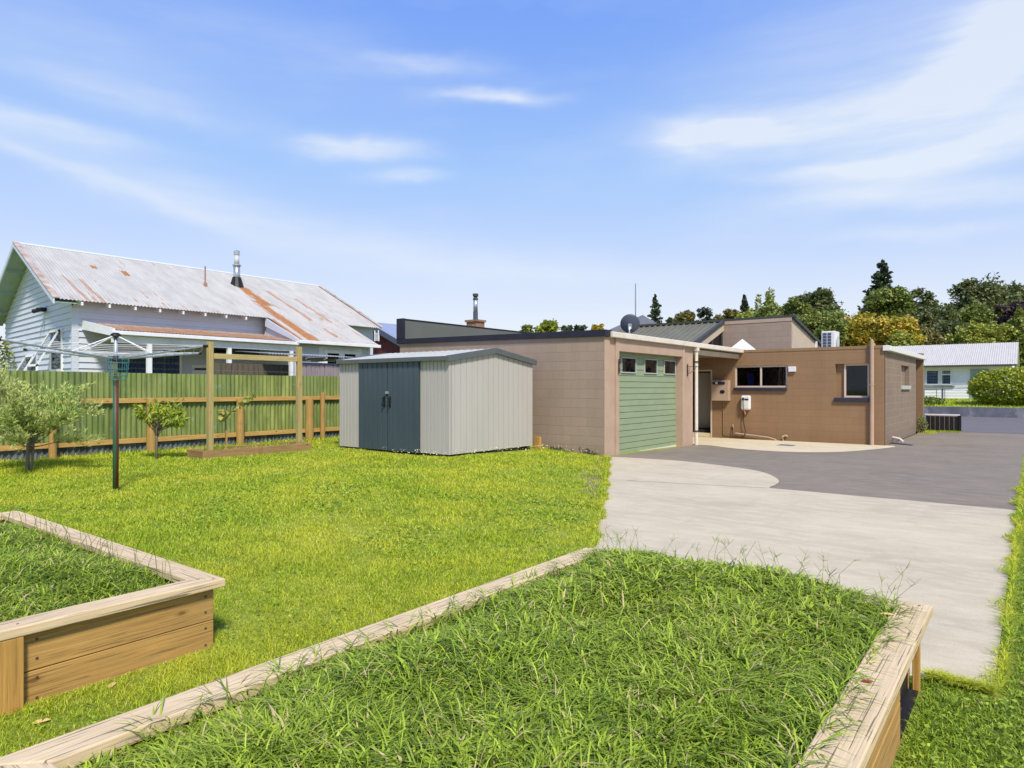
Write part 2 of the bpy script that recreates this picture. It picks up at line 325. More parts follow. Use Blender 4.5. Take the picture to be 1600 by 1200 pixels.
# ground under the grass
m, q, b = newmat('lawn_ground'); p = geo(q)
n = q.noise(p, 1.2, 6, .6); n2 = q.noise(p, 28, 5, .7)
col = q.mix(q.ramp(n, [(.35,(0,0,0)),(.65,(1,1,1))]), (.17,.24,.02,1), (.40,.42,.06,1))
col = q.mix(q.m('MULTIPLY', q.ramp(n2, [(.35,(0,0,0)),(.65,(1,1,1))]), .6), col, (.13,.2,.012,1))
n3 = q.noise(p, 5, 4); col = q.mix(q.m('MULTIPLY', q.ramp(n3, [(.6,(0,0,0)),(.72,(1,1,1))]), .3), col, (.28,.24,.06,1))
q.put(b.inputs['Base Color'], col); b.inputs['Roughness'].default_value = .9; bump(q, b, n2, .8, .03); MAT['ground'] = m
MAT['lawn'] = grass_mat('lawn_blades', (.13,.25,.012), (.72,.83,.05), dry=(.80,.68,.20), dry_p=.94, trans=.4, patch=.5)
MAT['bedgrass'] = grass_mat('bed_blades', (.035,.09,.01), (.50,.67,.055), dry=(.62,.50,.24), dry_p=.95, trans=.25, patch=.18)
MAT['weed'] = grass_mat('clover_leaves', (.07,.15,.012), (.46,.62,.05), dry_p=.975, trans=.3, patch=.2)

# ------------------------------------------------------------------ mesh helpers
class MB:
    def __init__(s): s.v = []; s.f = []
    def add(s, vs, fs):
        o = len(s.v); s.v += [tuple(x) for x in vs]; s.f += [tuple(i+o for i in f) for f in fs]; return s
    def box(s, x0, x1, y0, y1, z0, z1):
        v = [(x0,y0,z0),(x1,y0,z0),(x1,y1,z0),(x0,y1,z0),(x0,y0,z1),(x1,y0,z1),(x1,y1,z1),(x0,y1,z1)]
        return s.add(v, [(3,2,1,0),(4,5,6,7),(0,1,5,4),(1,2,6,5),(2,3,7,6),(3,0,4,7)])
    def hexa(s, v8):   # bottom 4 ccw, top 4 ccw
        return s.add(v8, [(3,2,1,0),(4,5,6,7),(0,1,5,4),(1,2,6,5),(2,3,7,6),(3,0,4,7)])
    def prism(s, poly, d):  # poly 3D points (planar), extruded by vector d
        n = len(poly); d = Vector(d); a = [Vector(p) for p in poly]; b2 = [p+d for p in a]
        return s.add(a+b2, [tuple(range(n-1,-1,-1)), tuple(range(n, 2*n))]+[(i,(i+1)%n,n+(i+1)%n,n+i) for i in range(n)])
    def tube(s, pts, r, n=8, caps=True):
        pts = [Vector(p) for p in pts]; rs = r if isinstance(r, (list, tuple)) else [r]*len(pts)
        o = len(s.v); k = len(pts)
        for i, p in enumerate(pts):
            d = (pts[min(i+1, k-1)]-pts[max(i-1, 0)]).normalized()
            a = d.orthogonal().normalized() if abs(d.z) > .99 else d.cross(Vector((0,0,1))).normalized()
            b2 = d.cross(a)
            for j in range(n):
                t = 2*math.pi*j/n; s.v.append(tuple(p+(a*math.cos(t)+b2*math.sin(t))*rs[i]))
        for i in range(k-1):
            for j in range(n):
                s.f.append((o+i*n+j, o+i*n+(j+1)%n, o+(i+1)*n+(j+1)%n, o+(i+1)*n+j))
        if caps: s.f.append(tuple(o+j for j in range(n-1,-1,-1))); s.f.append(tuple(o+(k-1)*n+j for j in range(n)))
        return s
    def build(s, name, mat, parent=None, bevel=0, smooth=False):
        off = Vector((0,0,0)); p = parent
        while p: off += p.location; p = p.parent
        me = bpy.data.meshes.new(name); me.from_pydata([tuple(Vector(v)-off) for v in s.v], [], s.f); me.validate()
        bm = bmesh.new(); bm.from_mesh(me); bmesh.ops.recalc_face_normals(bm, faces=bm.faces); bm.to_mesh(me); bm.free()
        me.materials.append(mat if not isinstance(mat, str) else MAT[mat])
        if smooth: me.polygons.foreach_set('use_smooth', [True]*len(me.polygons))
        o = bpy.data.objects.new(name, me); SC.collection.objects.link(o)
        if parent: o.parent = parent
        if bevel:
            b = o.modifiers.new('bevel', 'BEVEL'); b.width = bevel; b.segments = 2; b.limit_method = 'ANGLE'; b.angle_limit = R(40)
        return o
def tag(o, label=None, cat=None, group=None, kind=None):
    if label: o['label'] = label
    if cat: o['category'] = cat
    if group: o['group'] = group
    if kind: o['kind'] = kind
    return o
def empty(name, loc, label, cat, group=None):
    o = bpy.data.objects.new(name, None); SC.collection.objects.link(o); o.location = loc; o.empty_display_size = .2
    return tag(o, label, cat, group)
def origin_to(o, loc):
    """move a top-level mesh's origin to loc"""
    l = Vector(loc)
    a = np.empty(len(o.data.vertices)*3); o.data.vertices.foreach_get('co', a); a = a.reshape(-1, 3)-np.array(l)
    o.data.vertices.foreach_set('co', a.ravel()); o.location = l; return o
def bx(name, mat, parent, *a, bevel=0): return MB().box(*a).build(name, mat, parent, bevel)
def smooth(t): t = np.clip(t, 0, 1); return t*t*(3-2*t)
def at(u, t):   # ground position seen in direction u of the view at depth t
    x_ = (u-800)/F_PX*t
    return (cy_*x_-sy_*t, sy_*x_+cy_*t)
def zat(v, t): return CZ-(v-HZ)/F_PX*t

# terrain
EDGE = [(-50,-2.3),(3.9,-2.45),(5.05,-3.06),(8,-4.62),(12,-6.84),(12.3,-7.0),(60,-7.0)]
def edge_x(Y): return np.interp(Y, [e[0] for e in EDGE], [e[1] for e in EDGE])
def gz(Y): return np.interp(Y, [-500, 12.3, 20.5, 29, 40, 500], [0, 0, -.14, -.14, -.005, 0])
def ground_z(X, Y):
    X = np.asarray(X, float); Y = np.asarray(Y, float)
    d = edge_x(Y)-X
    z = gz(Y)+.14*smooth(d/3.0)*(1-smooth((Y-12)/8))
    back = np.where(Y > 40.2, .46+.3*smooth((Y-40.2)/6), 0)*np.where(Y > 40.2, 1, 0)
    hill = 5.5*smooth((Y-52)/70)+9*smooth((Y-110)/200)
    und = .012*np.sin(X*1.9+1)*np.cos(Y*1.7)*(d > .3)
    return z+back+hill+und
def sheet(name, xs, ys, mat, zoff=0.0, kind='structure'):
    X, Y = np.meshgrid(xs, ys); Z = ground_z(X, Y)+zoff
    v = np.stack([X, Y, Z], -1).reshape(-1, 3); nx, ny = len(xs), len(ys)
    f = [(j*nx+i, j*nx+i+1, (j+1)*nx+i+1, (j+1)*nx+i) for j in range(ny-1) for i in range(nx-1)]
    me = bpy.data.meshes.new(name); me.from_pydata(v.tolist(), [], f); me.materials.append(MAT[mat])
    me.polygons.foreach_set('use_smooth', [True]*len(f))
    o = bpy.data.objects.new(name, me); SC.collection.objects.link(o); return tag(o, kind=kind)
xs = sorted(set([-600,-300,-150,-90,-60,-45,-35]+[round(-30+.4*i, 3) for i in range(100)]+[12,16,24,40,80,160,300,600]))
ys = sorted(set([-300,-120,-50,-25,-15,-10]+[round(-6+.4*i, 3) for i in range(96)]+[34,36,38,40.1,40.35,42,44,46,49,52]+list(range(56,130,6))+[150,190,240,300,400,700]))
sheet('ground', xs, ys, 'ground')
def strip(name, pts_left, pts_right, mat, zoff, ny=24, kind='structure', nx=8):
    """sheet between two polylines given as (y,x), draped on the driveway level"""
    ys_ = sorted(set([p[0] for p in pts_left]+[p[0] for p in pts_right]))
    ys_ = sorted(set(ys_+list(np.linspace(ys_[0], ys_[-1], ny))))
    v = []; f = []
    for y in ys_:
        a = np.interp(y, [p[0] for p in pts_left], [p[1] for p in pts_left]); c = np.interp(y, [p[0] for p in pts_right], [p[1] for p in pts_right])
        for i in range(nx+1): v.append((a+(c-a)*i/nx, y, float(gz(y))+zoff))
    for j in range(len(ys_)-1):
        for i in range(nx): k = j*(nx+1)+i; f.append((k, k+1, k+nx+2, k+nx+1))
    me = bpy.data.meshes.new(name); me.from_pydata(v, [], f); me.materials.append(MAT[mat])
    o = bpy.data.objects.new(name, me); SC.collection.objects.link(o); return tag(o, kind=kind)
def fan(name, outline, mat, zoff):
    bm = bmesh.new(); vs = [bm.verts.new((x_, y_, 0)) for x_, y_ in outline]; bm.faces.new(vs)
    bmesh.ops.triangulate(bm, faces=bm.faces)
    for y in np.arange(4, 42, 1.0): bmesh.ops.bisect_plane(bm, geom=bm.verts[:]+bm.edges[:]+bm.faces[:], plane_co=(0, y, 0), plane_no=(0, 1, 0))
    for v in bm.verts: v.co.z = float(gz(v.co.y))+zoff
    bmesh.ops.recalc_face_normals(bm, faces=bm.faces)
    me = bpy.data.meshes.new(name); bm.to_mesh(me); bm.free(); me.materials.append(MAT[mat])
    if me.polygons and me.polygons[0].normal.z < 0: me.flip_normals()
    o = bpy.data.objects.new(name, me); SC.collection.objects.link(o); return tag(o, kind='structure')
XR = -.14
asph = [(XR-.01,5.2),(XR-.01,40.0),(-40,40.0),(-40,28.2),(-3.4,28.2),(-3.1,27.9),(-3.1,20.4),(-9,20.4),(-9,16.8),(-7.0,16.8),(-7.0,12.1),(-6.8,10.2),(-5,8),(-3,6),(-2.5,5.2)]
fan('asphalt_driveway', asph, 'asphalt', .006)
def arc(pts, n=6):
    out = []
    P_ = [Vector(p) for p in pts]
    for i in range(len(P_)-1):
        a, b2, c, d = P_[max(i-1,0)], P_[i], P_[i+1], P_[min(i+2, len(P_)-1)]
        for k in range(n):
            t = k/n; out.append(tuple(.5*((2*b2)+(c-a)*t+(2*a-5*b2+4*c-d)*t*t+(3*b2-a-3*c+d)*t**3)))
    out.append(tuple(P_[-1])); return out
curve = arc([(-6.72,12.22),(-5.9,12.32),(-5.3,12.3),(-4.34,12.0),(-3.65,11.6),(-3.2,10.95),(-3.0,10.4),(-2.96,9.82)])
conc = [(XR,3.82),(XR,9.74)]+[(-.9,9.76),(-1.9,9.75),(-2.93,9.76)]+curve[::-1]+[(-6.95,12.2),(-6.82,11.97),(-4.62,8.0),(-3.06,5.05),(-2.4,3.82)]
fan('concrete_driveway', conc, 'concrete', .012)
pat = arc([(-6.6,17.0),(-5.7,16.35),(-4.8,16.2),(-4.1,16.45),(-3.5,17.3),(-3.1,18.7),(-2.85,20.1),(-2.95,20.54)])
fan('concrete_patio', [(-13,17.0),(-6.75,17.0)]+pat+[(-13,20.54)], 'patio', .012)
fan('road', [(60,28.6),(60,40.05),(-80,40.05),(-80,28.6)], 'road', .011)
# expansion joints in the concrete (dark sawn lines)
jm = MB()
jm.v = []
for (a, b2) in [((-4.9,9.2),(-2.96,9.72))]:
    n = 10
    dx, dy = b2[0]-a[0], b2[1]-a[1]; L = math.hypot(dx, dy); nx, ny = -dy/L*.006, dx/L*.006
    jm.add([(a[0]+nx,a[1]+ny,.0155),(b2[0]+nx,b2[1]+ny,.0155),(b2[0]-nx,b2[1]-ny,.0155),(a[0]-nx,a[1]-ny,.0155)], [(0,1,2,3)])
tag(jm.build('concrete_joint', 'darktimber'), kind='structure')

# ------------------------------------------------------------------ the block house
house = empty('block_house', (-7.05, 20.5, -.14), 'low brown concrete block house with green garage door, flat parapets and covered entry', 'house')
def wall_y(mb, x0, x1, y0, y1, z0, z1, holes=()):
    xs_ = sorted({x0, x1, *[h[0] for h in holes], *[h[1] for h in holes]}); zs_ = sorted({z0, z1, *[h[2] for h in holes], *[h[3] for h in holes]})
    for a, b2 in zip(xs_, xs_[1:]):
        for c, d in zip(zs_, zs_[1:]):
            if not any(h[0] <= a and b2 <= h[1] and h[2] <= c and d <= h[3] for h in holes): mb.box(a, b2, y0, y1, c, d)
def wall_x(mb, y0, y1, x0, x1, z0, z1, holes=()):
    ys_ = sorted({y0, y1, *[h[0] for h in holes], *[h[1] for h in holes]}); zs_ = sorted({z0, z1, *[h[2] for h in holes], *[h[3] for h in holes]})
    for a, b2 in zip(ys_, ys_[1:]):
        for c, d in zip(zs_, zs_[1:]):
            if not any(h[0] <= a and b2 <= h[1] and h[2] <= c and d <= h[3] for h in holes): mb.box(x0, x1, a, b2, c, d)
GX = -7.05
# garage
w = MB(); w.prism([(-13.25,12.276,-.3),(GX-.004,12.276,-.3),(GX-.004,12.276,2.51),(-13.25,12.276,2.62)], (0,.19,0)); w.box(-13.25,-13.06,12.47,20.52,-.3,2.5); w.box(-13.06, GX-.2, 16.72, 16.9, -.3, 2.45)
o = w.build('wall', 'taupe', house); o['label'] = 'taupe concrete block garage wall'
bx('pillar', 'pillar', house, GX-.2, GX, 12.28, 12.70, -.3, 2.5, bevel=.004); bx('pillar', 'pillar', house, GX-.2, GX-.003, 16.30, 16.9, -.3, 2.5, bevel=.004)
bx('door_jamb', 'pillar', house, GX-.25, GX+.04, 12.703, 12.84, -.3, 2.498, bevel=.004); bx('door_jamb', 'pillar', house, GX-.25, GX+.04, 16.16, 16.297, -.3, 2.498, bevel=.004)
MB().box(GX-.2, GX+.03, 12.843, 16.157, 2.22, 2.5).build('lintel', 'pillar', house, .004)
# garage door, ribbed
gd = MB(); z = .0; xd = GX-.15
prof = [(xd-.03, -.08)]
n_r = 17; hh = 2.33/n_r
for i in range(n_r):
    z0 = -.08+i*hh; prof += [(xd, z0+.012), (xd-.004, z0+hh-.012), (xd-.016, z0+hh-.006)]
prof += [(xd-.03, 2.25)]
holes = [(13.25, 13.95), (14.37, 15.05), (15.44, 16.12)]; HZ0, HZ1 = 1.76, 2.12
door = MB()
def ribbed(mb, y0, y1, zlo, zhi):
    pr = [p for p in prof if zlo-1e-6 <= p[1] <= zhi+1e-6]
    pr = [(xd-.004, zlo)]+pr+[(xd-.004, zhi)]
    v = [(x_, y0, z_) for x_, z_ in pr]+[(x_, y1, z_) for x_, z_ in pr]; n = len(pr)
    mb.add(v, [(i, i+n, i+n+1, i+1) for i in range(n-1)])
ribbed(door, 12.84, 16.16, -.08, HZ0); ribbed(door, 12.84, 16.16, HZ1, 2.25)
ys_ = [12.84]+[k for h in holes for k in h]+[16.16]
for a, b2 in zip(ys_[::2], ys_[1::2]): ribbed(door, a, b2, HZ0, HZ1)
door.box(xd-.06, xd-.05, 12.84, 16.16, -.08, .0)
gdo = door.build('garage_door', 'sage', house)
bx('door_seal', 'offwhite', gdo, xd-.03, xd+.02, 12.85, 16.15, -.085, -.03)
def win_x(parent, x, y0, y1, z0, z1, fm='white', fw=.035, back='darkroom', depth=.02, sgn=1, mull=(), trans=(), curtain=None, name='window', solid=False):
    f = MB(); a, b2 = x-depth, x+depth
    f.box(a, b2, y0, y0+fw, z0, z1); f.box(a, b2, y1-fw, y1, z0, z1); f.box(a, b2, y0+fw, y1-fw, z0, z0+fw); f.box(a, b2, y0+fw, y1-fw, z1-fw, z1)
    for mm in mull: f.box(a+.001, b2-.001, mm-fw/2, mm+fw/2, z0+fw, z1-fw)
    for (ya, yb, tz) in trans: f.box(a+.002, b2-.002, ya, yb, tz-fw/2, tz+fw/2)
    o = f.build(name, fm, parent, .003)
    MB().box(x-.004, x+.004, y0+fw, y1-fw, z0+fw, z1-fw).build('pane', 'glass', o)
    if curtain:
        c = MB(); n = int((y1-y0)/.03); xx = x-sgn*(.014 if solid else .09); am = .005 if solid else .018
        vs = [(xx+am*math.sin(i*1.7)*(1+.4*math.sin(i*.37)), y0+(y1-y0)*i/n, zz) for zz in (z0, z1) for i in range(n+1)]
        c.add(vs, [(i, i+1, n+2+i, n+1+i) for i in range(n)]); c.build('curtain', curtain, o)
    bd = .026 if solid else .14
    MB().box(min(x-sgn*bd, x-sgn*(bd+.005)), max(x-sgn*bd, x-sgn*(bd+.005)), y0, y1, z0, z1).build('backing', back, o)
    return o
def win_y(parent, y, x0, x1, z0, z1, fm='white', fw=.035, back='darkroom', depth=.02, mull=(), trans=(), curtain=None, name='window', bk=.14, cd=.09):
    f = MB(); a, b2 = y-depth, y+depth
    f.box(x0, x0+fw, a, b2, z0, z1); f.box(x1-fw, x1, a, b2, z0, z1); f.box(x0+fw, x1-fw, a, b2, z0, z0+fw); f.box(x0+fw, x1-fw, a, b2, z1-fw, z1)
    for mm in mull: f.box(mm-fw/2, mm+fw/2, a+.001, b2-.001, z0+fw, z1-fw)
    for (xa, xb, tz) in trans: f.box(xa, xb, a+.002, b2-.002, tz-fw/2, tz+fw/2)
    o = f.build(name, fm, parent, .003)
    MB().box(x0+fw, x1-fw, y-.004, y+.004, z0+fw, z1-fw).build('pane', 'glass', o)
    if curtain:
        c = MB(); n = max(8, int((x1-x0)/.03)); yy = y+cd; am = .005 if cd < .05 else .018
        vs = [(x0+(x1-x0)*i/n, yy+am*math.sin(i*1.7)*(1+.4*math.sin(i*.37)), zz) for zz in (z0, z1) for i in range(n+1)]
        c.add(vs, [(i, i+1, n+2+i, n+1+i) for i in range(n)]); c.build('curtain', curtain, o)
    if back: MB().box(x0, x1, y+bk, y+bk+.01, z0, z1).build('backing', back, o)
    return o
for h in holes: win_x(gdo, xd+.004, h[0], h[1], HZ0, HZ1, 'winframe', .026)
# dark cap on the garage wall and the party wall beyond
w = MB(); w.prism([(-13.32,12.22,2.60),(GX+.05,12.22,2.505),(GX+.05,12.22,2.645),(-13.32,12.22,2.72)], (0,.28,0)); w.box(-13.32, -13.05, 12.215, 12.28, 2.722, 3.26)
w.box(-13.32,-13.10,12.28,27,3.235,3.26)
w.build('parapet_cap', 'navy', house, .004)
bx('party_wall', 'greywall', house, -13.28, -13.12, 12.285, 27, 2.58, 3.23)
# roof decks
w = MB(); w.box(-13.1, GX-.05, 12.5, 21.0, 2.45, 2.505); w.build('flat_roof', 'greyroof', house)
# fascia / gutter along the drive
w = MB(); w.box(GX-.02, GX+.11, 12.44, 20.8, 2.495, 2.615)
w.box(GX-.3, GX-.02, 12.51, 20.5, 2.58, 2.605); w.build('fascia_gutter', 'offwhite', house, .012)
w = MB(); w.box(GX-.12, GX-.03, 16.9, 20.52, 2.32, 2.45); 
for k in range(4): w.box(-13.0, GX-.12, 17.2+.9*k, 17.26+.9*k, 2.36, 2.45)
w.build('carport_beam', 'cream', house); bx('carport_ceiling', 'cream', house, -13.06, GX-.03, 16.9, 20.52, 2.501, 2.53) if False else None
# downpipes
w = MB(); w.tube([(GX+.06,16.98,-.12),(GX+.06,16.98,2.50)], .045, 10); w.box(GX+.0, GX+.12, 16.92, 17.04, 2.40, 2.494); w.build('downpipe', 'offwhite', house, smooth=False)
for z_ in (.28, 2.1): bx('pipe_bracket', 'black', house, GX-.02,GX+.115,16.925,17.04,z_,z_+.03)
# main block B
BX, BY, BT = -3.13, 20.52, 2.585
w1h = (-7.22, -5.67, 1.44, 2.10); w2h = (-4.37, -3.52, 1.16, 2.10); dh = (-8.95, -7.93, -.12, 2.0)
w = MB(); wall_y(w, -13.1, BX, BY, BY+.2, -.4, 2.5, [w1h, w2h, dh]); o = w.build('wall', 'brown', house); o['label'] = 'brown painted block wall with two windows and open side door'
w = MB(); w.box(-8.3, BX+.012, BY-.012, BY+.2, 2.5, BT); w.build('parapet_band', 'brown', house, .004)
sw = (23.35, 25.0, 1.50, 2.12)
w = MB(); wall_x(w, BY+.2, 26.6, BX-.2, BX, -.4, 2.5, [sw]); w.box(-13.1, BX-.2, 26.4, 26.6, -.4, 2.5); w.box(BX-.012,BX+.003,BY+.0,BY+.2,-.4,2.5); o = w.build('wall', 'side', house); o['label'] = 'side wall with pale mortar lines and one small window'
w = MB(); w.box(-13.05, BX-.02, BY+.2, 26.5, 2.5, 2.53); w.build('flat_roof', 'greyroof', house)
w = MB(); w.box(BX-.05, BX+.13, BY-.06, 28.3, 2.43, 2.57); w.build('side_gutter', 'white', house, .01)
w = MB(); w.box(BX-.4, BX+.02, BY+.25, 28.2, 2.571, 2.60); w.build('roof_sheet', 'farroof', house)
w = MB(); w.box(BX-.35, BX+.06, 28.0, 28.2, -.3, 2.67); o = w.build('fin_wall', 'brown', house, .004)
w = MB(); w.box(-13.1, BX-.35, 28.0, 28.2, -.3, 2.5); w.build('rear_wall', 'brown', house)
# windows of the block
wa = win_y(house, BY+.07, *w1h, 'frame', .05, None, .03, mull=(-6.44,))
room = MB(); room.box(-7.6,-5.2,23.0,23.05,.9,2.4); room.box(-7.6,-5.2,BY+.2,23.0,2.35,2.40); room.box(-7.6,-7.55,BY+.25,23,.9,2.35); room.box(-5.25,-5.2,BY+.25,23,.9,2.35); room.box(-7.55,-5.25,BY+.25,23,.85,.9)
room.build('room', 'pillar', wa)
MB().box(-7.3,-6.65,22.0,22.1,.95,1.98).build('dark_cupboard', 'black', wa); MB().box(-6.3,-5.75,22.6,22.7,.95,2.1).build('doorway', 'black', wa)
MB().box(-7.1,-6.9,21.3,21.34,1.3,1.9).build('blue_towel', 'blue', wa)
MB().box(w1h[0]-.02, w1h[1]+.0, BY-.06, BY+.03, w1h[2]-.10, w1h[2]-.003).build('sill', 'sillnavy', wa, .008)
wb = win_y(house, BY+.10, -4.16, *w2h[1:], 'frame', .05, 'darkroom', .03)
w = MB(); w.box(w2h[0], -4.16, BY+.13, BY+.2, w2h[2], w2h[3]); w.build('recess_panel', 'brown', wb)
MB().box(w2h[0]-.02, w2h[1]+.0, BY-.06, BY+.06, w2h[2]-.12, w2h[2]-.003).build('sill', 'sillnavy', wb, .008)
MB().box(-3.78,-3.70,BY+.145,BY+.19,1.215,1.25).build('soap_bar', 'offwhite', wb) if False else None
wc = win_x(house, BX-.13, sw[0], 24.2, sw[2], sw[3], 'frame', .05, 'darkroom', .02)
bx('recess_panel', 'side', wc, BX-.2, BX-.12, 24.2, sw[1], sw[2], sw[3])
MB().box(BX-.1, BX+.06, sw[0]-.03, sw[1], sw[2]-.12, sw[2]-.003).build('sill', 'shedroof', wc, .008)
# side door: frame, open leaf, hall
df_ = MB(); x0, x1 = dh[0], dh[1]
df_.box(x1-.05, x1, BY+.0+.002, BY+.14, -.12, 2.0); df_.box(x0, x1-.05, BY+.002, BY+.14, 1.95, 2.0); df_.box(x0, x0+.05, BY+.002, BY+.14, -.12, 1.95)
dfo = df_.build('door_frame', 'frame', house)
bx('door', 'shedwall', dfo, -8.72, -8.0, 21.15, 21.19, .12, 1.92)
bx('step', 'patio', dfo, x0, x1, BY+.02, BY+.5, -.2, .0)
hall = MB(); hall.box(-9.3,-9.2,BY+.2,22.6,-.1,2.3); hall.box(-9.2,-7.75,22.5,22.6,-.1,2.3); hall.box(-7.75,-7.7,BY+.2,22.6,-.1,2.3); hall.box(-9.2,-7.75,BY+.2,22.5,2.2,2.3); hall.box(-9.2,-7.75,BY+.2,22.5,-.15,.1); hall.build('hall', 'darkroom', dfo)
# tall white downpipe on the brown wall
w = MB(); w.tube([(-3.44,BY-.06,-.14),(-3.44,BY-.06,2.70)], .052, 10); w.tube([(-3.44,BY-.06,2.70),(-3.44,BY-.06,2.76)], [.04,.02], 10)
w.box(-3.50,-3.38,BY-.09,BY-.012,1.5,1.53); w.build('downpipe', 'pillar', house)
# pop-up roof
w = MB(); 
def slab(mb, pts, th):  # pts quad on top surface, thickened down
    mb.hexa([(p[0],p[1],p[2]-th) for p in pts]+list(pts))
slab(w, [(-13.0,21.2,2.80),(-8.86,21.2,2.80),(-8.86,24.06,3.82),(-13.0,24.06,3.82)], .05)
x_ = -12.95
while x_ < -8.9:
    w.hexa([(x_,21.2,2.80),(x_+.045,21.2,2.80),(x_+.045,24.06,3.82),(x_,24.06,3.82),(x_+.008,21.2,2.85),(x_+.037,21.2,2.85),(x_+.037,24.06,3.87),(x_+.008,24.06,3.87)]); x_ += .235
w.build('ribbed_roof', 'metalroof', house)
w = MB(); w.hexa([(-8.9,21.2,2.50),(-8.84,21.2,2.50),(-8.84,24.0,3.50),(-8.9,24.0,3.50),(-8.9,21.2,2.74),(-8.84,21.2,2.74),(-8.84,24.0,3.76),(-8.9,24.0,3.76)]); w.build('rake_board', 'cream', house)
w = MB(); w.hexa([(-8.93,21.15,2.745),(-8.80,21.15,2.745),(-8.80,24.06,3.79),(-8.93,24.06,3.79),(-8.93,21.15,2.88),(-8.80,21.15,2.88),(-8.80,24.06,3.90),(-8.93,24.06,3.90)])
w.box(-13.0,-6.35,23.98,24.14,3.845,3.92); w.hexa([(-6.47,24.0,3.80),(-6.38,24.0,3.80),(-6.38,28.0,3.02),(-6.47,28.0,3.02),(-6.47,24.0,3.90),(-6.38,24.0,3.90),(-6.38,28.0,3.12),(-6.47,28.0,3.12)])
w.build('roof_flashing', 'roofdark', house)
w = MB(); w.box(-8.9, -6.5, 24.0, 24.18, 2.5, 3.72); w.box(-13.0,-8.9,24.02,24.18,2.5,3.74); o = w.build('upper_wall', 'taupe', house)
w = MB(); w.box(-8.9, -6.48, 23.985, 24.1, 3.72, 3.845); w.build('upper_band', 'pillar', house)
w = MB(); w.prism([(-6.6,24.05,2.5),(-6.6,28.0,2.5),(-6.6,28.0,3.02),(-6.6,24.05,3.82)], (.12,0,0)); w.build('upper_side_wall', 'cream', house)
w = MB(); slab(w, [(-13.0,24.1,3.89),(-6.45,24.1,3.89),(-6.45,28.1,3.09),(-13.0,28.1,3.09)], .06); w.build('rear_roof', 'metalroof', house)
w = MB(); w.prism([(-8.93,22.3,2.9-.05),(-8.93,23.98,2.9-.05),(-8.93,23.98,3.50),(-8.93,22.3,2.9)], (.03,0,0)); o = w.build('clerestory_window', 'glass', house)
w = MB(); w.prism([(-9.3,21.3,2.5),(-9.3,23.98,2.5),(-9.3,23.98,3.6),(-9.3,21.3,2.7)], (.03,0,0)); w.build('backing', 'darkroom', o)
w = MB(); w.box(-8.94,-8.87,23.9,23.98,2.8,3.5); w.box(-8.94,-8.87,22.95,23.02,2.8,3.14); w.box(-8.94,-8.87,22.0,23.98,2.76,2.84); w.build('frame', 'roofdark', o)
w = MB(); w.box(-6.47,-6.40,27.0,27.12,2.5,3.2); w.build('downpipe', 'white', house)
# pyramid skylight on the roof edge
sk = MB(); sk.add([(-7.72,21.25,2.62),(-6.98,21.25,2.62),(-6.98,21.95,2.62),(-7.72,21.95,2.62),(-7.35,21.6,3.0)], [(0,1,4),(1,2,4),(2,3,4),(3,0,4),(3,2,1,0)])
sk.box(-7.76,-6.94,21.21,21.99,2.53,2.615)
sk.build('skylight', 'white', house)

# fixtures on and around the house
mb_ = empty('meter_box', (-7.62, BY, 1.3), 'beige electricity meter box on brown wall beside the open door', 'meter box')
bx('cabinet', 'pillar', mb_, -7.9, -7.35, BY-.16, BY, 1.03, 1.66, bevel=.01)
w = MB()
def pill(mb, xa, xb, z, r, y):
    pts = []
    for k in range(9): t = R(90+k*22.5); pts.append((xa+r+r*math.cos(t), y, z+r*math.sin(t)))
    for k in range(9): t = R(-90+k*22.5); pts.append((xb-r+r*math.cos(t), y, z+r*math.sin(t)))
    mb.prism(pts, (0,-.012,0))
pill(w, -7.86,-7.46,1.575,.045,BY-.16); w.build('viewing_slot', 'sillnavy', mb_)
w = MB(); pill(w, -7.62,-7.47,1.31,.05,BY-.16); w.build('viewing_slot', 'black', mb_)
bx('meter_dial', 'white', mb_, -7.76,-7.69,BY-.185,BY-.171,1.545,1.61)
w = MB(); w.tube([(-7.57,BY-.02,1.03),(-7.57,BY-.02,.0),(-7.55,BY-.02,-.03),(-7.25,BY-.02,-.04)], .012, 6); w.build('conduit', 'brown', mb_)
hw = empty('water_heater', (-6.84, BY, .95), 'small white wall mounted water heater with hanging hose on brown wall', 'water heater')
w = MB(); w.box(-6.99,-6.71,BY-.14,BY,.76,1.20); o = w.build('case', 'white', hw, .045)
bx('display', 'black', hw, -6.86,-6.75,BY-.15,BY-.139,1.06,1.10)
w = MB(); w.tube([(-6.89,BY-.155,1.09),(-6.9,BY-.17,1.02),(-6.88,BY-.165,.9),(-6.9,BY-.15,.78)], .009, 6); w.tube([(-6.91,BY-.14,1.09),(-6.91,BY-.16,1.09)], .04, 12); w.build('hose_clip', 'sillnavy', hw)
MAT['orange'] = M('copper_hose', (.6,.19,.09), .4, .15)
w = MB(); w.tube([(-6.9,BY-.08,.78),(-6.88,BY-.09,.7),(-6.86,BY-.1,.62)], [.028,.02,.014], 8); w.build('valve', 'orange', hw)
w = MB(); w.tube([(-6.94,BY-.06,.72),(-6.93,BY-.07,.4),(-6.87,BY-.08,.15),(-6.87,BY-.09,-.0),(-6.95,BY-.12,-.09),(-7.1,BY-.14,-.11),(-7.24,BY-.1,-.06),(-7.27,BY-.06,.1),(-7.26,BY-.04,.28)], .011, 6); w.build('hose', 'black', hw)
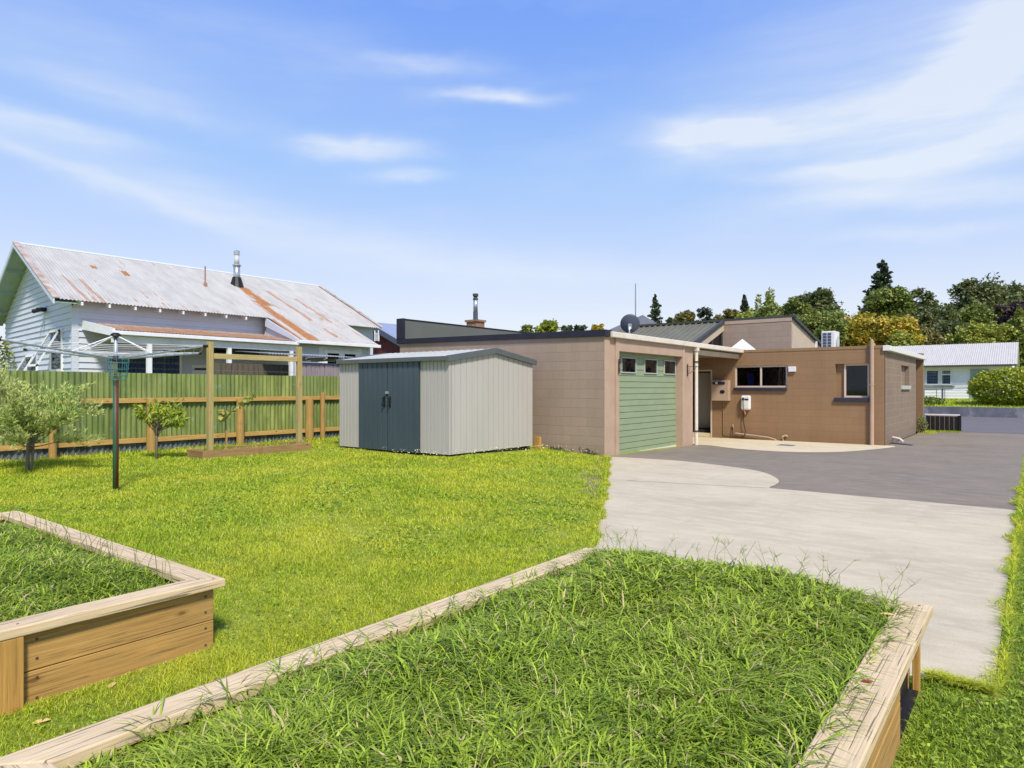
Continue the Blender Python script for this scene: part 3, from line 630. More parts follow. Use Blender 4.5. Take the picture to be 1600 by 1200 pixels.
w = MB(); w.tube([(-7.18,BY-.05,.04),(-6.2,BY-.07,-.04),(-6.0,BY-.08,-.09)], .022, 8); w.tube([(-6.0,BY-.08,-.09),(-5.98,BY-.08,-.13)], .04, 8); w.tube([(-5.78,BY-.02,-.13),(-5.78,BY-.09,.0),(-5.7,BY-.05,.04),(-5.66,BY-.02,-.0)], .03, 8); w.tube([(-7.26,BY-.02,.2),(-7.26,BY-.05,.3)], .02, 8)
tag(origin_to(w.build('waste_pipe', 'pillar'), (-6.2, BY, -.13)), 'cream waste pipe running along the foot of the brown wall', 'pipe')
w = MB(); w.box(-5.62,-5.42,BY-.07,BY,1.90,2.05); o = w.build('extractor_vent', 'trimwhite', None, .006); tag(origin_to(o, (-5.52,BY,1.9)), 'small pale square vent cover high between the two windows', 'vent')
w = MB(); w.box(-4.95,-4.55,19.3,19.5,-.125,-.105) if False else None
dc = MB(); dc.box(-5.35,-4.95,18.35,18.75,-.105,-.088); tag(origin_to(dc.build('drain_cover', 'retwall'), (-5.15,18.55,-.1)), 'dark square drain cover set in the pale patio', 'drain cover')
sp = empty('splash_block', (-2.75, 21.6, -.14), 'concrete splash tray with cream pipe bend beside the block side wall', 'splash tray')
w = MB(); w.hexa([(-3.1,21.3,-.135),(-2.55,21.0,-.135),(-2.5,21.2,-.135),(-3.05,21.7,-.135),(-3.1,21.3,-.09),(-2.55,21.0,-.11),(-2.5,21.2,-.11),(-3.05,21.7,-.09)]); w.build('tray', 'retwall', sp)
w = MB(); w.tube([(-3.13,21.75,.02),(-2.95,21.7,-.01),(-2.85,21.6,-.08)], .035, 8); w.build('pipe_bend', 'offwhite', sp)
# hanging-basket brackets
for k, (y_, lab) in enumerate([(12.78, 'black scrolled iron bracket left of the green garage door'), (16.5, 'black scrolled iron bracket right of the green garage door')]):
    b0 = GX+.06 if k == 0 else GX+.02
    w = MB(); w.box(b0, b0+.012, y_-.015, y_+.015, 1.73, 2.05)
    w.tube([(b0,y_,1.98),(b0+.25,y_-.0,1.98),(b0+.33,y_,1.95)], .007, 5); w.tube([(b0,y_,1.78),(b0+.1,y_,1.83),(b0+.2,y_,1.92),(b0+.25,y_,1.98)], .007, 5)
    w.tube([(b0+.02,y_,1.83),(b0+.06,y_,1.88),(b0+.04,y_,1.93),(b0+.09,y_,1.95)], .005, 5)
    tag(origin_to(w.build('basket_bracket', 'black'), (b0,y_,1.9)), lab, 'bracket', 'hanging brackets beside the garage door')
# satellite dish
ds = empty('satellite_dish', (-7.6, 13.95, 2.6), 'round dark grey satellite dish on the garage roof edge', 'satellite dish')
def dish(mb, c, n, r, depth, seg=28, rings=6):
    c = Vector(c); n = Vector(n).normalized(); a = n.cross(Vector((0,0,1))).normalized(); b2 = a.cross(n)
    o = len(mb.v); mb.v.append(tuple(c-n*depth))
    for i in range(1, rings+1):
        rr = r*i/rings; z_ = depth*((i/rings)**2-1)
        for j in range(seg): t = 2*math.pi*j/seg; mb.v.append(tuple(c+n*z_+(a*math.cos(t)*.96+b2*math.sin(t))*rr))
    for j in range(seg): mb.f.append((o, o+1+j, o+1+(j+1)%seg))
    for i in range(rings-1):
        for j in range(seg): p = o+1+i*seg; mb.f.append((p+j, p+seg+j, p+seg+(j+1)%seg, p+(j+1)%seg))
dc_ = Vector((-7.42, 14.1, 2.93)); dn = Vector((-.45,.85,.45))   # faces away: we see its back
w = MB(); dish(w, dc_, dn, .235, .05); o = w.build('reflector', 'dish', ds, smooth=True)
so = o.modifiers.new('solid', 'SOLIDIFY'); so.thickness = .008
w = MB(); bk = dc_-Vector(dn).normalized()*.07; w.tube([bk+Vector((0,0,-.02)), (bk.x+.01, bk.y-.05, 2.78), (bk.x+.01,bk.y-.05,2.60)], .018, 8); w.box(bk.x-.035,bk.x+.035,bk.y-.035,bk.y+.03,bk.z-.1,bk.z+.02); w.build('mount', 'steel', ds)
# aerial mast
w = MB(); ax, ay = at(993, 22.5); w.tube([(ax,ay,2.9),(ax,ay,zat(465,22.5)),(ax,ay,zat(443,22.5))], [.022,.02,.016], 6)
tag(origin_to(w.build('aerial_mast', 'wire'), (ax,ay,2.9)), 'thin straight aerial mast rising behind the satellite dish', 'aerial')
# heat pump on the flat roof
hp = empty('heat_pump', (-5.0, 23.1, 2.53), 'white heat pump outdoor unit standing on the flat roof', 'heat pump')
bx('case', 'white', hp, -5.22, -4.82, 22.6, 23.2, 2.53, 3.20, bevel=.02)
w = MB()
for k in range(6): w.box(-5.17,-5.06,22.585,22.60,2.6+k*.095,2.67+k*.095); w.box(-5.03,-4.93,22.585,22.60,2.6+k*.095,2.67+k*.095)
w.build('coil_grille', 'dish', hp)
w = MB(); w.tube([(-4.818,22.92,2.88),(-4.80,22.92,2.88)], .2, 20); w.build('fan_grille', 'shedroof', hp)
w = MB(); w.tube([(-4.6,22.75,2.53),(-4.6,22.75,2.68)], [.17,.15], 14); tag(origin_to(w.build('roof_vent', 'sheddoor'), (-4.6,22.75,2.53)), 'squat dark round roof vent next to the heat pump', 'vent')

# black slatted enclosure at the end of the drive
GY = 28.35
se = empty('slatted_bin_screen', (-2.5, GY, -.15), 'low black vertical-slat screen with pale top rail beside the driveway', 'screen')
for k in range(7): bx('slat', 'black', se, -3.02+k*.142, -2.89+k*.142, GY, GY+.03, -.14+.01, .42)
bx('end_post', 'black', se, -2.06, -1.96, GY, GY+.09, -.16, .45)
bx('top_rail', 'trimwhite', se, -3.06, -2.0, GY-.02, GY+.1, .455, .49)
bx('back_panel', 'pillar', se, -3.02, -2.05, GY+.5, GY+.52, -.14, .44)
# ------------------------------------------------------------------ garden shed
SX0, SX1, SY0, SY1, SZ, SE = -11.75, -8.55, 9.15, 11.77, .185, 2.0
shed = empty('garden_shed', ((SX0+SX1)/2, (SY0+SY1)/2, .13), 'cream steel garden shed with slate double doors and low gable roof', 'shed')
SR = 2.19; ym = (SY0+SY1)/2
def ribs_y(mb, x0, x1, y, z0, z1, pitch, d=.012, sgn=-1):
    """vertical-rib sheet facing -Y (sgn -1)"""
    n = max(1, round((x1-x0)/pitch)); p = (x1-x0)/n; pr = []
    for i in range(n):
        a = x0+i*p; pr += [(a, y), (a+p*.78, y), (a+p*.80, y-sgn*-d*0-d*-sgn*0+ (d if sgn<0 else -d)), (a+p*.97, y+(d if sgn<0 else -d)), (a+p*.985, y)]
    pr.append((x1, y)); v = [(a, b2, z0) for a, b2 in pr]+[(a, b2, z1) for a, b2 in pr]; k = len(pr)
    mb.add(v, [(i, i+1, k+i+1, k+i) for i in range(k-1)])
w = MB()
ribs_y(w, SX0, -11.02, SY0, SZ, SE, .1); ribs_y(w, -9.33, SX1, SY0, SZ, SE, .1)
w.box(SX0, SX1, SY0+.05, SY0+.06, SZ, SE)
ribs_y(w, SX0, SX1, SY1, SZ, SE, .1, sgn=1)
# gable sheets facing +X and -X
for X, s1 in ((SX1, 1), (SX0, -1)):
    n = 16; p = (SY1-SY0)/n; pr = []
    for i in range(n):
        a = SY0+i*p; pr += [(X, a), (X, a+p*.88), (X-s1*.012, a+p*.90), (X-s1*.012, a+p*.97), (X, a+p*.985)]
    pr.append((X, SY1)); v = [(a, b2, SZ) for a, b2 in pr]+[(a, b2, SE+(SR-SE)*(1-abs(b2-ym)/(SY1-ym))-.01) for a, b2 in pr]; k = len(pr)
    w.add(v, [(i, i+1, k+i+1, k+i) for i in range(k-1)])
w.build('wall_sheet', 'shedwall', shed)
for x_, y_ in ((SX1,SY0),(SX0,SY0),(SX1,SY1),(SX0,SY1)): bx('corner_trim', 'shedwall', shed, x_-.03 if x_ == SX1 else x_-.004, x_+.004 if x_ == SX1 else x_+.03, y_-.004 if y_ == SY0 else y_-.03, y_+.03 if y_ == SY0 else y_+.004, SZ, SE-.005)
w = MB(); w.box(SX0+.04, SX1-.04, SY0+.04, SY1-.04, .10, SZ); w.build('base_gap_shade', 'black', shed)  # solid black block painting the shadow in the gap beneath the shed
for k, (a, b2) in enumerate(((-11.08, -10.20), (-10.185, -9.30))):
    w = MB(); ribs_y(w, a, b2, SY0-.035, SZ-.005, SE-.03, .147, .010); w.box(a, b2, SY0-.02, SY0-.01, SZ-.005, SE-.03); w.box(b2-.004, b2, SY0-.035, SY0-.01, SZ-.005, SE-.03)
    d = w.build('door', 'sheddoor', shed)
    hx = b2-.09 if k == 0 else a+.06
    h = MB(); h.tube([(hx,SY0-.04,1.06),(hx,SY0-.09,1.08),(hx,SY0-.09,1.22),(hx,SY0-.04,1.24)], .012, 8); h.box(hx-.025,hx+.025,SY0-.045,SY0-.036,1.04,1.26); h.build('handle', 'black', d)
w = MB(); w.box(-10.24,-10.16,SY0-.06,SY0-.036,1.31,1.36); w.build('latch', 'steel', shed)
# roof
w = MB(); ov = .07; rz = lambda y: SR+.02-(SR-SE)*abs(y-ym)/(SY1-ym)
for s1 in (-1, 1):
    ye = ym+s1*(SY1-ym+ov); n = 18; p = (SX1-SX0+.1)/n
    slab(w, [(SX0-.05, min(ye, ym), rz(min(ye, ym))), (SX1+.05, min(ye, ym), rz(min(ye, ym))), (SX1+.05, max(ye, ym), rz(max(ye, ym))), (SX0-.05, max(ye, ym), rz(max(ye, ym)))], .012)
    for i in range(n):
        xa = SX0-.05+i*p; slab(w, [(xa, min(ye, ym), rz(min(ye, ym))+.014), (xa+.03, min(ye, ym), rz(min(ye, ym))+.014), (xa+.03, max(ye, ym), rz(max(ye, ym))+.014), (xa, max(ye, ym), rz(max(ye, ym))+.014)], .014)
w.build('roof_sheet', 'shedroof', shed)
w = MB()
for s1 in (-1, 1):
    for X in (SX1+.012, SX0-.06):
        ye = ym+s1*(SY1-ym+ov+.02); a, b2 = min(ye, ym), max(ye, ym)
        w.hexa([(X,a,rz(a)-.085),(X+.05,a,rz(a)-.085),(X+.05,b2,rz(b2)-.085),(X,b2,rz(b2)-.085),(X,a,rz(a)+.022),(X+.05,a,rz(a)+.022),(X+.05,b2,rz(b2)+.022),(X,b2,rz(b2)+.022)])
for y_ in (SY0-ov-.02, SY1+ov-.01): w.box(SX0-.055, SX1+.01, y_, y_+.03, rz(SY0-ov)-.07, rz(SY0-ov)+.01)
w.build('roof_trim', 'shedtrim', shed)
for x_ in (-10.72, -9.87): bx('door_roller', 'trimwhite', shed, x_,x_+.1,SY0-.085,SY0-.045,1.955,1.985)
w = MB(); w.box(-8.62,-8.48,11.95,12.02,.0,.36); tag(origin_to(w.build('timber_offcut', 'plankZ', None, .004), (-8.5,12,.05)), 'short orange timber stub standing between shed and garage wall', 'timber')

# ------------------------------------------------------------------ corrugated boundary fence
FX = -14.2
def corr_x(mb, x, y0, y1, z0, z1, pitch=.1, amp=.017, seg=6, jag=0.0):
    n = int((y1-y0)/pitch*seg); v = []
    for zz in (0, 1):
        for i in range(n+1):
            y = y0+(y1-y0)*i/n; sh = math.floor(y/.74)
            z = z0 if zz == 0 else z1+jag*math.sin(sh*12.9898)+jag*.4*math.sin(sh*7.1)*(y/.74-sh-.5)
            v.append((x+amp*math.sin(2*math.pi*y/pitch)+.004*(sh % 2), y, z))
    mb.add(v, [(i, i+1, n+2+i, n+1+i) for i in range(n)])
fence = empty('corrugated_fence', (FX, 6, .1), 'mossy green corrugated iron boundary fence on orange timber rails', 'fence')
w = MB(); corr_x(w, FX, -6, 12.4, .36, 1.73, jag=.008); o = w.build('iron_sheet', 'fence', fence, smooth=True)
w = MB(); corr_x(w, FX+.012, -6, 12.4, .02, .40); w.build('base_sheet', 'fencebase', fence, smooth=True)
for z0 in (.33, 1.13): bx('rail', 'railY', fence, FX+.03, FX+.078, -6, 12.4, z0, z0+.095, bevel=.004)
for y_, r_, top in ((-1.3,.07,1.2),(1.5,.065,1.18),(4.55,.065,1.05),(6.27,.088,1.20),(8.2,.085,1.18),(10.02,.10,1.16),(10.42,.062,1.32)):
    MB().tube([(FX+.11+r_*.5,y_,0),(FX+.11+r_*.5,y_,top)], [r_, r_*.95], 16).build('post', 'postwood', fence, smooth=False)

# ------------------------------------------------------------------ trellis + long planter
tr = empty('timber_trellis', (-12.05, 7.3, .13), 'tall two-post timber trellis frame with wires over a long planter', 'trellis')
TX = -12.03
for y_ in (6.42, 8.33): bx('post', 'trellisZ', tr, TX-.047, TX+.047, y_-.047, y_+.047, .05, 2.28, bevel=.006)
bx('beam', 'trellisY', tr, TX-.03, TX+.02, 6.467, 8.283, 1.97, 2.07, bevel=.005)
for z0 in (1.75, 1.42, 1.08, .75): MB().tube([(TX,6.467,z0),(TX,8.283,z0)], .0025, 4).build('wire', 'wire', tr)
pl = empty('planter_box', (-12.1, 7.35, .12), 'long low timber planter box at the foot of the trellis', 'planter')
PX0, PX1, PY0, PY1 = -12.45, -11.86, 6.2, 8.52
bx('side_board', 'boxY', pl, PX1-.045, PX1, PY0, PY1, .08, .285, bevel=.005); bx('side_board', 'boxY', pl, PX0, PX0+.045, PY0, PY1, .08, .285, bevel=.005)
bx('end_board', 'boxX', pl, PX0+.045, PX1-.045, PY0+.004, PY0+.045, .08, .28, bevel=.005); bx('end_board', 'boxX', pl, PX0+.045, PX1-.045, PY1-.045, PY1-.004, .08, .28, bevel=.005)
bx('joint_block', 'boxX', pl, PX1, PX1+.02, 7.3, 7.38, .09, .28, bevel=.003)
bx('soil', 'soil', pl, PX0+.045, PX1-.045, PY0+.045, PY1-.045, .08, .20)

# ------------------------------------------------------------------ rotary clothesline
CX, CY = -9.02, 3.6; cf = Vector((-sy_, cy_, 0)); cr = Vector((cy_, sy_, 0))
rc = empty('rotary_clothesline', (CX, CY, .12), 'rotary clothesline with green rusting pole and folded-out wire arms', 'clothesline')
m, q, b = newmat('green_rust_pole'); p = geo(q)
dd = q.vm('DOT_PRODUCT', q.vm('SUBTRACT', p, (CX, CY, 0)).outputs[0], tuple(cr)).outputs['Value']
nn = q.noise(q.mapping(p, scale=(4, 4, .7)), 2, 4)
f = q.m('GREATER_THAN', q.m('ADD', dd, q.m('MULTIPLY', q.m('SUBTRACT', nn, .5), .05)), .013)
q.put(b.inputs['Base Color'], q.mix(f, (.03,.11,.06,1), (.115,.035,.015,1))); b.inputs['Roughness'].default_value = .5; MAT['pole'] = m
MB().tube([(CX,CY,.0),(CX,CY,1.56)], .033, 14).build('pole', 'pole', rc, smooth=True)
MB().tube([(CX,CY,1.56),(CX,CY,2.09)], .022, 12).build('inner_pole', 'steel', rc, smooth=True)
w = MB(); w.tube([(CX,CY,1.755),(CX,CY,1.77),(CX,CY,1.80),(CX,CY,1.83)], [.03,.075,.05,.03], 12); w.build('lower_hub', 'black', rc)
w = MB(); w.tube([(CX,CY,2.06),(CX,CY,2.07),(CX,CY,2.10),(CX,CY,2.115)], [.03,.062,.055,.03], 12); w.build('upper_hub', 'black', rc)
tips = []
for dx, dy in ((.393,1.40),(-1.40,.393),(-.393,-1.40),(1.25,-.30)):
    d = (cr*dx+cf*dy); tip = Vector((CX,CY,0))+d; tip.z = 1.93; tips.append(tip)
    hub = Vector((CX,CY,1.79)); a_ = MB().tube([hub, hub.lerp(tip, .5)], .014, 8).tube([hub.lerp(tip, .5), tip], .011, 8).build('arm', 'steel', rc)
    MB().tube([tip-d.normalized()*.02, tip+d.normalized()*.03], .018, 8).build('end_cap', 'black', a_)
    MB().tube([Vector((CX,CY,2.085)), hub.lerp(tip, .42)+Vector((0,0,.005))], .008, 6).build('brace', 'trimwhite', rc)
for fr_ in (.42,.54,.66,.78,.89,.985):
    w = MB(); hub = Vector((CX,CY,1.79))
    for i in range(4):
        a = hub.lerp(tips[i], fr_); c = hub.lerp(tips[(i+1)%4], fr_); mid = (a+c)/2-Vector((0,0,.015))
        w.tube([a+Vector((0,0,.012)), mid, c+Vector((0,0,.012))], .0026, 4)
    w.build('line', 'trimwhite', rc)
# peg basket
MAT['basket'] = M('basket_wire', (.06,.22,.24), .5, .1)
pb = MB()
bxc = Vector((CX,CY,0))+cr*.03
def ring(z_, r_): return [bxc+Vector((r_*math.cos(2*math.pi*k/12), r_*math.sin(2*math.pi*k/12), z_)) for k in range(13)]
for z_, r_ in ((1.82,.115),(1.74,.118),(1.66,.112),(1.58,.10),(1.53,.085)): pb.tube(ring(z_, r_), .0035, 4)
for k in range(12):
    t = 2*math.pi*k/12; pb.tube([bxc+Vector((r_*math.cos(t), r_*math.sin(t), z_)) for z_, r_ in ((1.82,.115),(1.74,.118),(1.66,.112),(1.58,.10),(1.53,.085),(1.525,0.01))], .003, 4)
tag(origin_to(pb.build('peg_basket', 'basket'), (CX,CY,1.53)), 'blue green wire peg basket hung on the clothesline pole', 'basket')

# ------------------------------------------------------------------ raised beds
BT_ = .40
b1 = empty('raised_bed', (-1.3, 2.2, 0), 'large raised timber garden bed in the foreground, overgrown with grass', 'garden bed', 'timber raised beds')
X0, X1, Y0, Y1 = -2.28, -.37, .55, 3.74
def mitre(name, mat, pts, z0, z1, par): # pts: 4 ground corners
    w = MB(); w.hexa([(x_, y_, z0) for x_, y_ in pts]+[(x_, y_, z1) for x_, y_ in pts]); return w.build(name, mat, par, .006)
cw = .14
def bed(par, X0, X1, Y0, Y1, postsx, postsy, z=BT_, gap=0):
    mitre('cap_rail', 'capY', [(X0,Y0),(X0+cw,Y0+cw),(X0+cw,Y1-cw),(X0,Y1)], z-.045, z, par)
    mitre('cap_rail', 'capY', [(X1,Y0),(X1,Y1),(X1-cw,Y1-cw),(X1-cw,Y0+cw)], z-.045, z, par)
    mitre('cap_rail', 'capX', [(X0+.002,Y1),(X0+cw+.002,Y1-cw),(X1-cw-.002,Y1-cw),(X1-.002,Y1)], z-.045, z-.001, par)
    mitre('cap_rail', 'capX', [(X0+.002,Y0),(X1-.002,Y0),(X1-cw-.002,Y0+cw),(X0+cw+.002,Y0+cw)], z-.045, z-.001, par)
    i = .045
    for k in range(2):
        za = .005+k*.176; zb = za+.172
        bx('side_plank', 'plankY', par, X1-i-.045, X1-i, Y0+i, Y1-i-gap, za, zb, bevel=.004); bx('side_plank', 'plankY', par, X0+i, X0+i+.045, Y0+i, Y1-i, za, zb, bevel=.004)
        bx('end_plank', 'plankX', par, X0+i+.045, X1-i-.045, Y1-i-.045, Y1-i-.003, za, zb, bevel=.004); bx('end_plank', 'plankX', par, X0+i+.045, X1-i-.045, Y0+i+.003, Y0+i+.045, za, zb, bevel=.004)
    for y_ in postsy: bx('post', 'plankZ', par, X1-i+.001, X1-i+.042, y_-.05, y_+.05, 0, z-.046, bevel=.004)
bed(b1, X0, X1, Y0, Y1, (), (1.7,), gap=.62)
bx('corner_post', 'plankZ', b1, X1-.075, X1-.045, Y1-.085, Y1-.05, 0, BT_-.046, bevel=.003); bx('gap_shade', 'black', b1, X1-.10, X1-.092, Y0+.1, Y1-.06, .0, BT_-.05); bx('gap_shade', 'black', b1, X1-.10, X1-.05, Y1-.7, Y1-.09, .0, .012)  # black sheets stand in for shade in the gap beside the corner post
b2_ = empty('raised_bed', (-5, 0, 0), 'raised timber garden bed at the left edge, with grass inside', 'garden bed', 'timber raised beds')
U0, U1, V0, V1 = -6.74, -3.45, -1.9, 1.93
bed(b2_, U0, U1, V0, V1, (), (.96, -.9))
def mound1(X, Y):
    fx = np.clip(np.minimum(X-(X0+.14), (X1-.14)-X)/.45, 0, 1); fy = np.clip((Y-Y0-.1)/.5, 0, 1)
    return .335+.055*smooth(fx)*smooth(fy)+.03*smooth((Y-2.6)/.9)+.012*np.sin(X*7)*np.cos(Y*6)
def mound2(X, Y):
    fx = np.clip(np.minimum(X-(U0+.14), (U1-.14)-X)/.5, 0, 1)
    return .31+.035*smooth(fx)+.012*np.sin(X*5)*np.cos(Y*5)
def soilmesh(name, fn, x0, x1, y0, y1, par):
    xs = np.linspace(x0, x1, 30); ys = np.linspace(y0, y1, 40); X, Y = np.meshgrid(xs, ys); Z = fn(X, Y)
    w = MB(); w.v = [tuple(v) for v in np.stack([X, Y, Z], -1).reshape(-1, 3)]; w.f = [(j*30+i, j*30+i+1, (j+1)*30+i+1, (j+1)*30+i) for j in range(39) for i in range(29)]
    return w.build(name, 'soil', par, smooth=True)
MAT['nail'] = M('rusty_nail', (.10,.06,.04), .6, .2)
for par, xx, ends in ((b2_, U1-.045, (V1-.09, V1-.16, 1.07, 1.0)), (b1, X1-.045, (Y1-.66, Y1-.72))):
    for e_ in ends[::2]:
        for z_ in (.05, .14, .225, .31): bx('nail_head', 'nail', par, xx-.002, xx+.003, e_-.005, e_+.005, z_, z_+.010)
for (par, nx, ny) in ((b1, X1-.05, Y1-.05), (b1, X1-.09, Y1-.10), (b1, X1-.05, 2.3), (b2_, U1-.04, V1-.05), (b2_, U1-.10, V1-.10), (b2_, U1-.05, 1.0)): bx('nail_head', 'nail', par, nx-.005, nx+.005, ny-.005, ny+.005, BT_-.002, BT_+.001)
soilmesh('soil', mound1, X0+.09, X1-.09, Y0+.09, Y1-.09, b1); soilmesh('soil', mound2, U0+.09, U1-.09, V0+.09, V1-.09, b2_)

# ------------------------------------------------------------------ grass
def blades(name, pts, h, wd, lean, mat, label=None, segs=2, curl=1.0, kind='stuff', dirbias=None):
    n = len(pts); t = rng.uniform(0, 2*np.pi, n)
    d = np.stack([np.cos(t), np.sin(t), np.zeros(n)], 1)
    sdv = np.stack([-np.sin(t), np.cos(t), np.zeros(n)], 1)
    tw = rng.uniform(-.9, .9, n)[:, None]; sdv = sdv*np.cos(tw)+d*np.sin(tw)
    rows = []; prm = []
    for k in range(segs):
        a = k/segs
        c = pts+d*(lean*h*a**1.6*curl)[:, None]+np.array([0, 0, 1])*(h*(a-.28*lean*a*a))[:, None]
        ww = wd*(1-.35*a)*.5*(1 if k else .8)
        rows += [c-sdv*ww[:, None], c+sdv*ww[:, None]]
    a = 1.0
    rows.append(pts+d*(lean*h*curl)[:, None]+np.array([0, 0, 1])*(h*(1-.42*lean))[:, None])
    nv = 2*segs+1; V = np.stack(rows, 1).reshape(-1, 3)
    base = (np.arange(n)*nv)[:, None]
    quads = np.concatenate([base+np.array([[2*k, 2*k+1, 2*k+3, 2*k+2]]) for k in range(segs-1)], 1).reshape(-1, 4) if segs > 1 else np.zeros((0, 4), int)
    tris = (base+np.array([[2*segs-2, 2*segs-1, 2*segs]])).reshape(-1, 3)
    return fast_mesh(name, V, quads, tris, np.repeat(np.stack([rng.beta(1.6, 1.8, n), np.zeros(n), rng.random(n)], 1), nv, 0), mat, label, kind)
def fast_mesh(name, V, quads, tris, vary, mat, label=None, kind=None, parent=None, uv=None):
    me = bpy.data.meshes.new(name); me.vertices.add(len(V)); me.vertices.foreach_set('co', V.astype(np.float32).ravel())
    li = np.concatenate([quads.ravel(), tris.ravel()]).astype(np.int32); me.loops.add(len(li)); me.loops.foreach_set('vertex_index', li)
    nq, nt_ = len(quads), len(tris); me.polygons.add(nq+nt_)
    st = np.concatenate([np.arange(nq)*4, nq*4+np.arange(nt_)*3]).astype(np.int32); me.polygons.foreach_set('loop_start', st)
    if vary is not None:
        at_ = me.attributes.new('vary', 'FLOAT_VECTOR', 'POINT'); at_.data.foreach_set('vector', vary.astype(np.float32).ravel())
    me.update(calc_edges=True); me.materials.append(MAT[mat] if isinstance(mat, str) else mat)
    o = bpy.data.objects.new(name, me); SC.collection.objects.link(o)
    if parent: o.parent = parent
    if kind: o['kind'] = kind
    if label: o['label'] = label
    return o
def depth_of(X, Y): return -sy_*X+cy_*Y
def lat_of(X, Y): return cy_*X+sy_*Y
def inview(X, Y, m=1.0):
    t = depth_of(X, Y); l = lat_of(X, Y); return (t > .6) & (np.abs(l) < t*.80+m)
def in_box(X, Y, x0, x1, y0, y1): return (X > x0) & (X < x1) & (Y > y0) & (Y < y1)
N = 1150000
Xa = rng.uniform(-14.2, 1.8, N*3); Ya = rng.uniform(.2, 13, N*3)
t = depth_of(Xa, Ya); ok = inview(Xa, Ya) & (rng.random(N*3) < np.clip((3.6/np.maximum(t, .5))**1.9, 0, 1)*1.0)
left = (Xa < edge_x(Ya)+.03) & (Ya < 12.26)
right = (Xa > XR+.05+.03*np.sin(Ya*9)) | ((Ya < 3.80+.02*np.sin(Xa*11)) & (Xa > -2.4))
bare = in_box(Xa, Ya, X0+.02, X1-.03, Y0, Y1-.03) | in_box(Xa, Ya, U0, U1-.03, V0, V1-.03) | in_box(Xa, Ya, SX0, SX1, SY0, SY1) | in_box(Xa, Ya, PX0, PX1, PY0, PY1)
ok &= (left | right) & ~bare
wk = ok & right & ~left & (Ya < 8)
wx_, wy_, wt_ = Xa[wk], Ya[wk], t[wk]
blades('verge_weeds', np.stack([wx_, wy_, ground_z(wx_, wy_)-.004], 1), rng.uniform(.02,.055,len(wx_)), rng.uniform(.004,.008,len(wx_)), rng.uniform(.4,1.4,len(wx_)), 'weed', 'rough green grass and weeds right of the near bed and driveway', 2)
ok &= ~wk
Xa, Ya, t = Xa[ok], Ya[ok], t[ok]
pts = np.stack([Xa, Ya, ground_z(Xa, Ya)-.004], 1)
lo = np.sin(Xa*1.3+np.sin(Ya*1.1))*np.cos(Ya*1.5)
n1 = np.sin(Xa*5.1+2*np.sin(Ya*3.3))*np.sin(Ya*4.7+1.5*np.sin(Xa*2.9)); n2 = np.sin(Xa*13+3*np.sin(Ya*9))*np.sin(Ya*15+2*np.sin(Xa*11))
dpl = np.maximum(np.maximum(PX0-Xa, Xa-PX1), np.maximum(PY0-Ya, Ya-PY1)); dsh = np.maximum(np.maximum(SX0-Xa, Xa-SX1), np.maximum(SY0-Ya, Ya-SY1))
h = rng.uniform(.016, .046, len(Xa))*(1+.25*lo+.3*n1+.3*n2)*(1+.04*t)*np.where(np.minimum(dsh, dpl) < .25, .5, 1); wd = rng.uniform(.0025, .0045, len(Xa))*np.clip(t/3.6, 1, 4.2)
tall = (Xa > XR-.05) | (Ya < 3.9) & (Xa > -.6); h = np.where(tall, h*1.2, h)
ed = np.abs(Xa-edge_x(Ya)) < .09; h = np.where(ed, h*1.5, h)
blades('lawn_grass', pts, h, wd, rng.uniform(.2, 1.1, len(Xa)), 'lawn', 'bright green mown lawn', 2)
print('lawn blades', len(Xa))
n = 5200; Yc = rng.uniform(3.9, 12.0, n); Xc = edge_x(Yc)+.02+np.abs(rng.normal(0, .018, n))*(1+np.sin(Yc*6)+.6*np.sin(Yc*17)); 
n2_ = 5200; Yd = rng.uniform(3.9, 12.0, n2_); Xd = XR+.04-np.abs(rng.normal(0, .018, n2_))*(1+np.sin(Yd*5)+.7*np.sin(Yd*13))
n3_ = 1500; Xe = rng.uniform(-.4, XR, n3_); Ye = 3.82+np.abs(rng.normal(0, .012, n3_))*(1+np.sin(Xe*30))
Xc = np.concatenate([Xc, Xd, Xe]); Yc = np.concatenate([Yc, Yd, Ye]); tc_ = depth_of(Xc, Yc)
blades('edge_grass', np.stack([Xc, Yc, np.full(len(Xc), .014)], 1), rng.uniform(.025,.075,len(Xc)), rng.uniform(.003,.006,len(Xc))*np.clip(tc_/3.6, 1, 3), rng.uniform(.6,1.6,len(Xc)), 'lawn', 'ragged grass creeping over the concrete edges', 2)
# far verge strips (beyond the fast-thinning part): right of the drive, round the fin wall, bank across the road
n = 26000; Xb = rng.uniform(XR+.05, 3.5, n); Yb = rng.uniform(9, 28.3, n); pb_ = np.stack([Xb, Yb, ground_z(Xb, Yb)], 1)
blades('verge_grass', pb_, rng.uniform(.06,.14,n), rng.uniform(.008,.018,n), rng.uniform(.3,1,n), 'lawn', 'grass verge along the right edge of the driveway', 2)
n = 14000; Xb = rng.uniform(-12, 8, n); Yb = rng.uniform(40.4, 46, n); pb_ = np.stack([Xb, Yb, ground_z(Xb, Yb)], 1)
blades('bank_grass', pb_, rng.uniform(.08,.18,n), rng.uniform(.02,.04,n), rng.uniform(.3,1,n), 'lawn', 'grass bank above the retaining wall', 2)
n = 1500; Xb = rng.uniform(-3.1, -1.95, n); Yb = rng.uniform(26.8, 28.35, n); k_ = (Xb < -2.6) | (Yb > 27.9); Xb, Yb = Xb[k_], Yb[k_]; pb_ = np.stack([Xb, Yb, ground_z(Xb, Yb)], 1); n = len(Xb)
blades('corner_grass', pb_, rng.uniform(.05,.12,n), rng.uniform(.01,.02,n), rng.uniform(.3,1,n), 'lawn', 'patch of grass at the foot of the fin wall', 2)
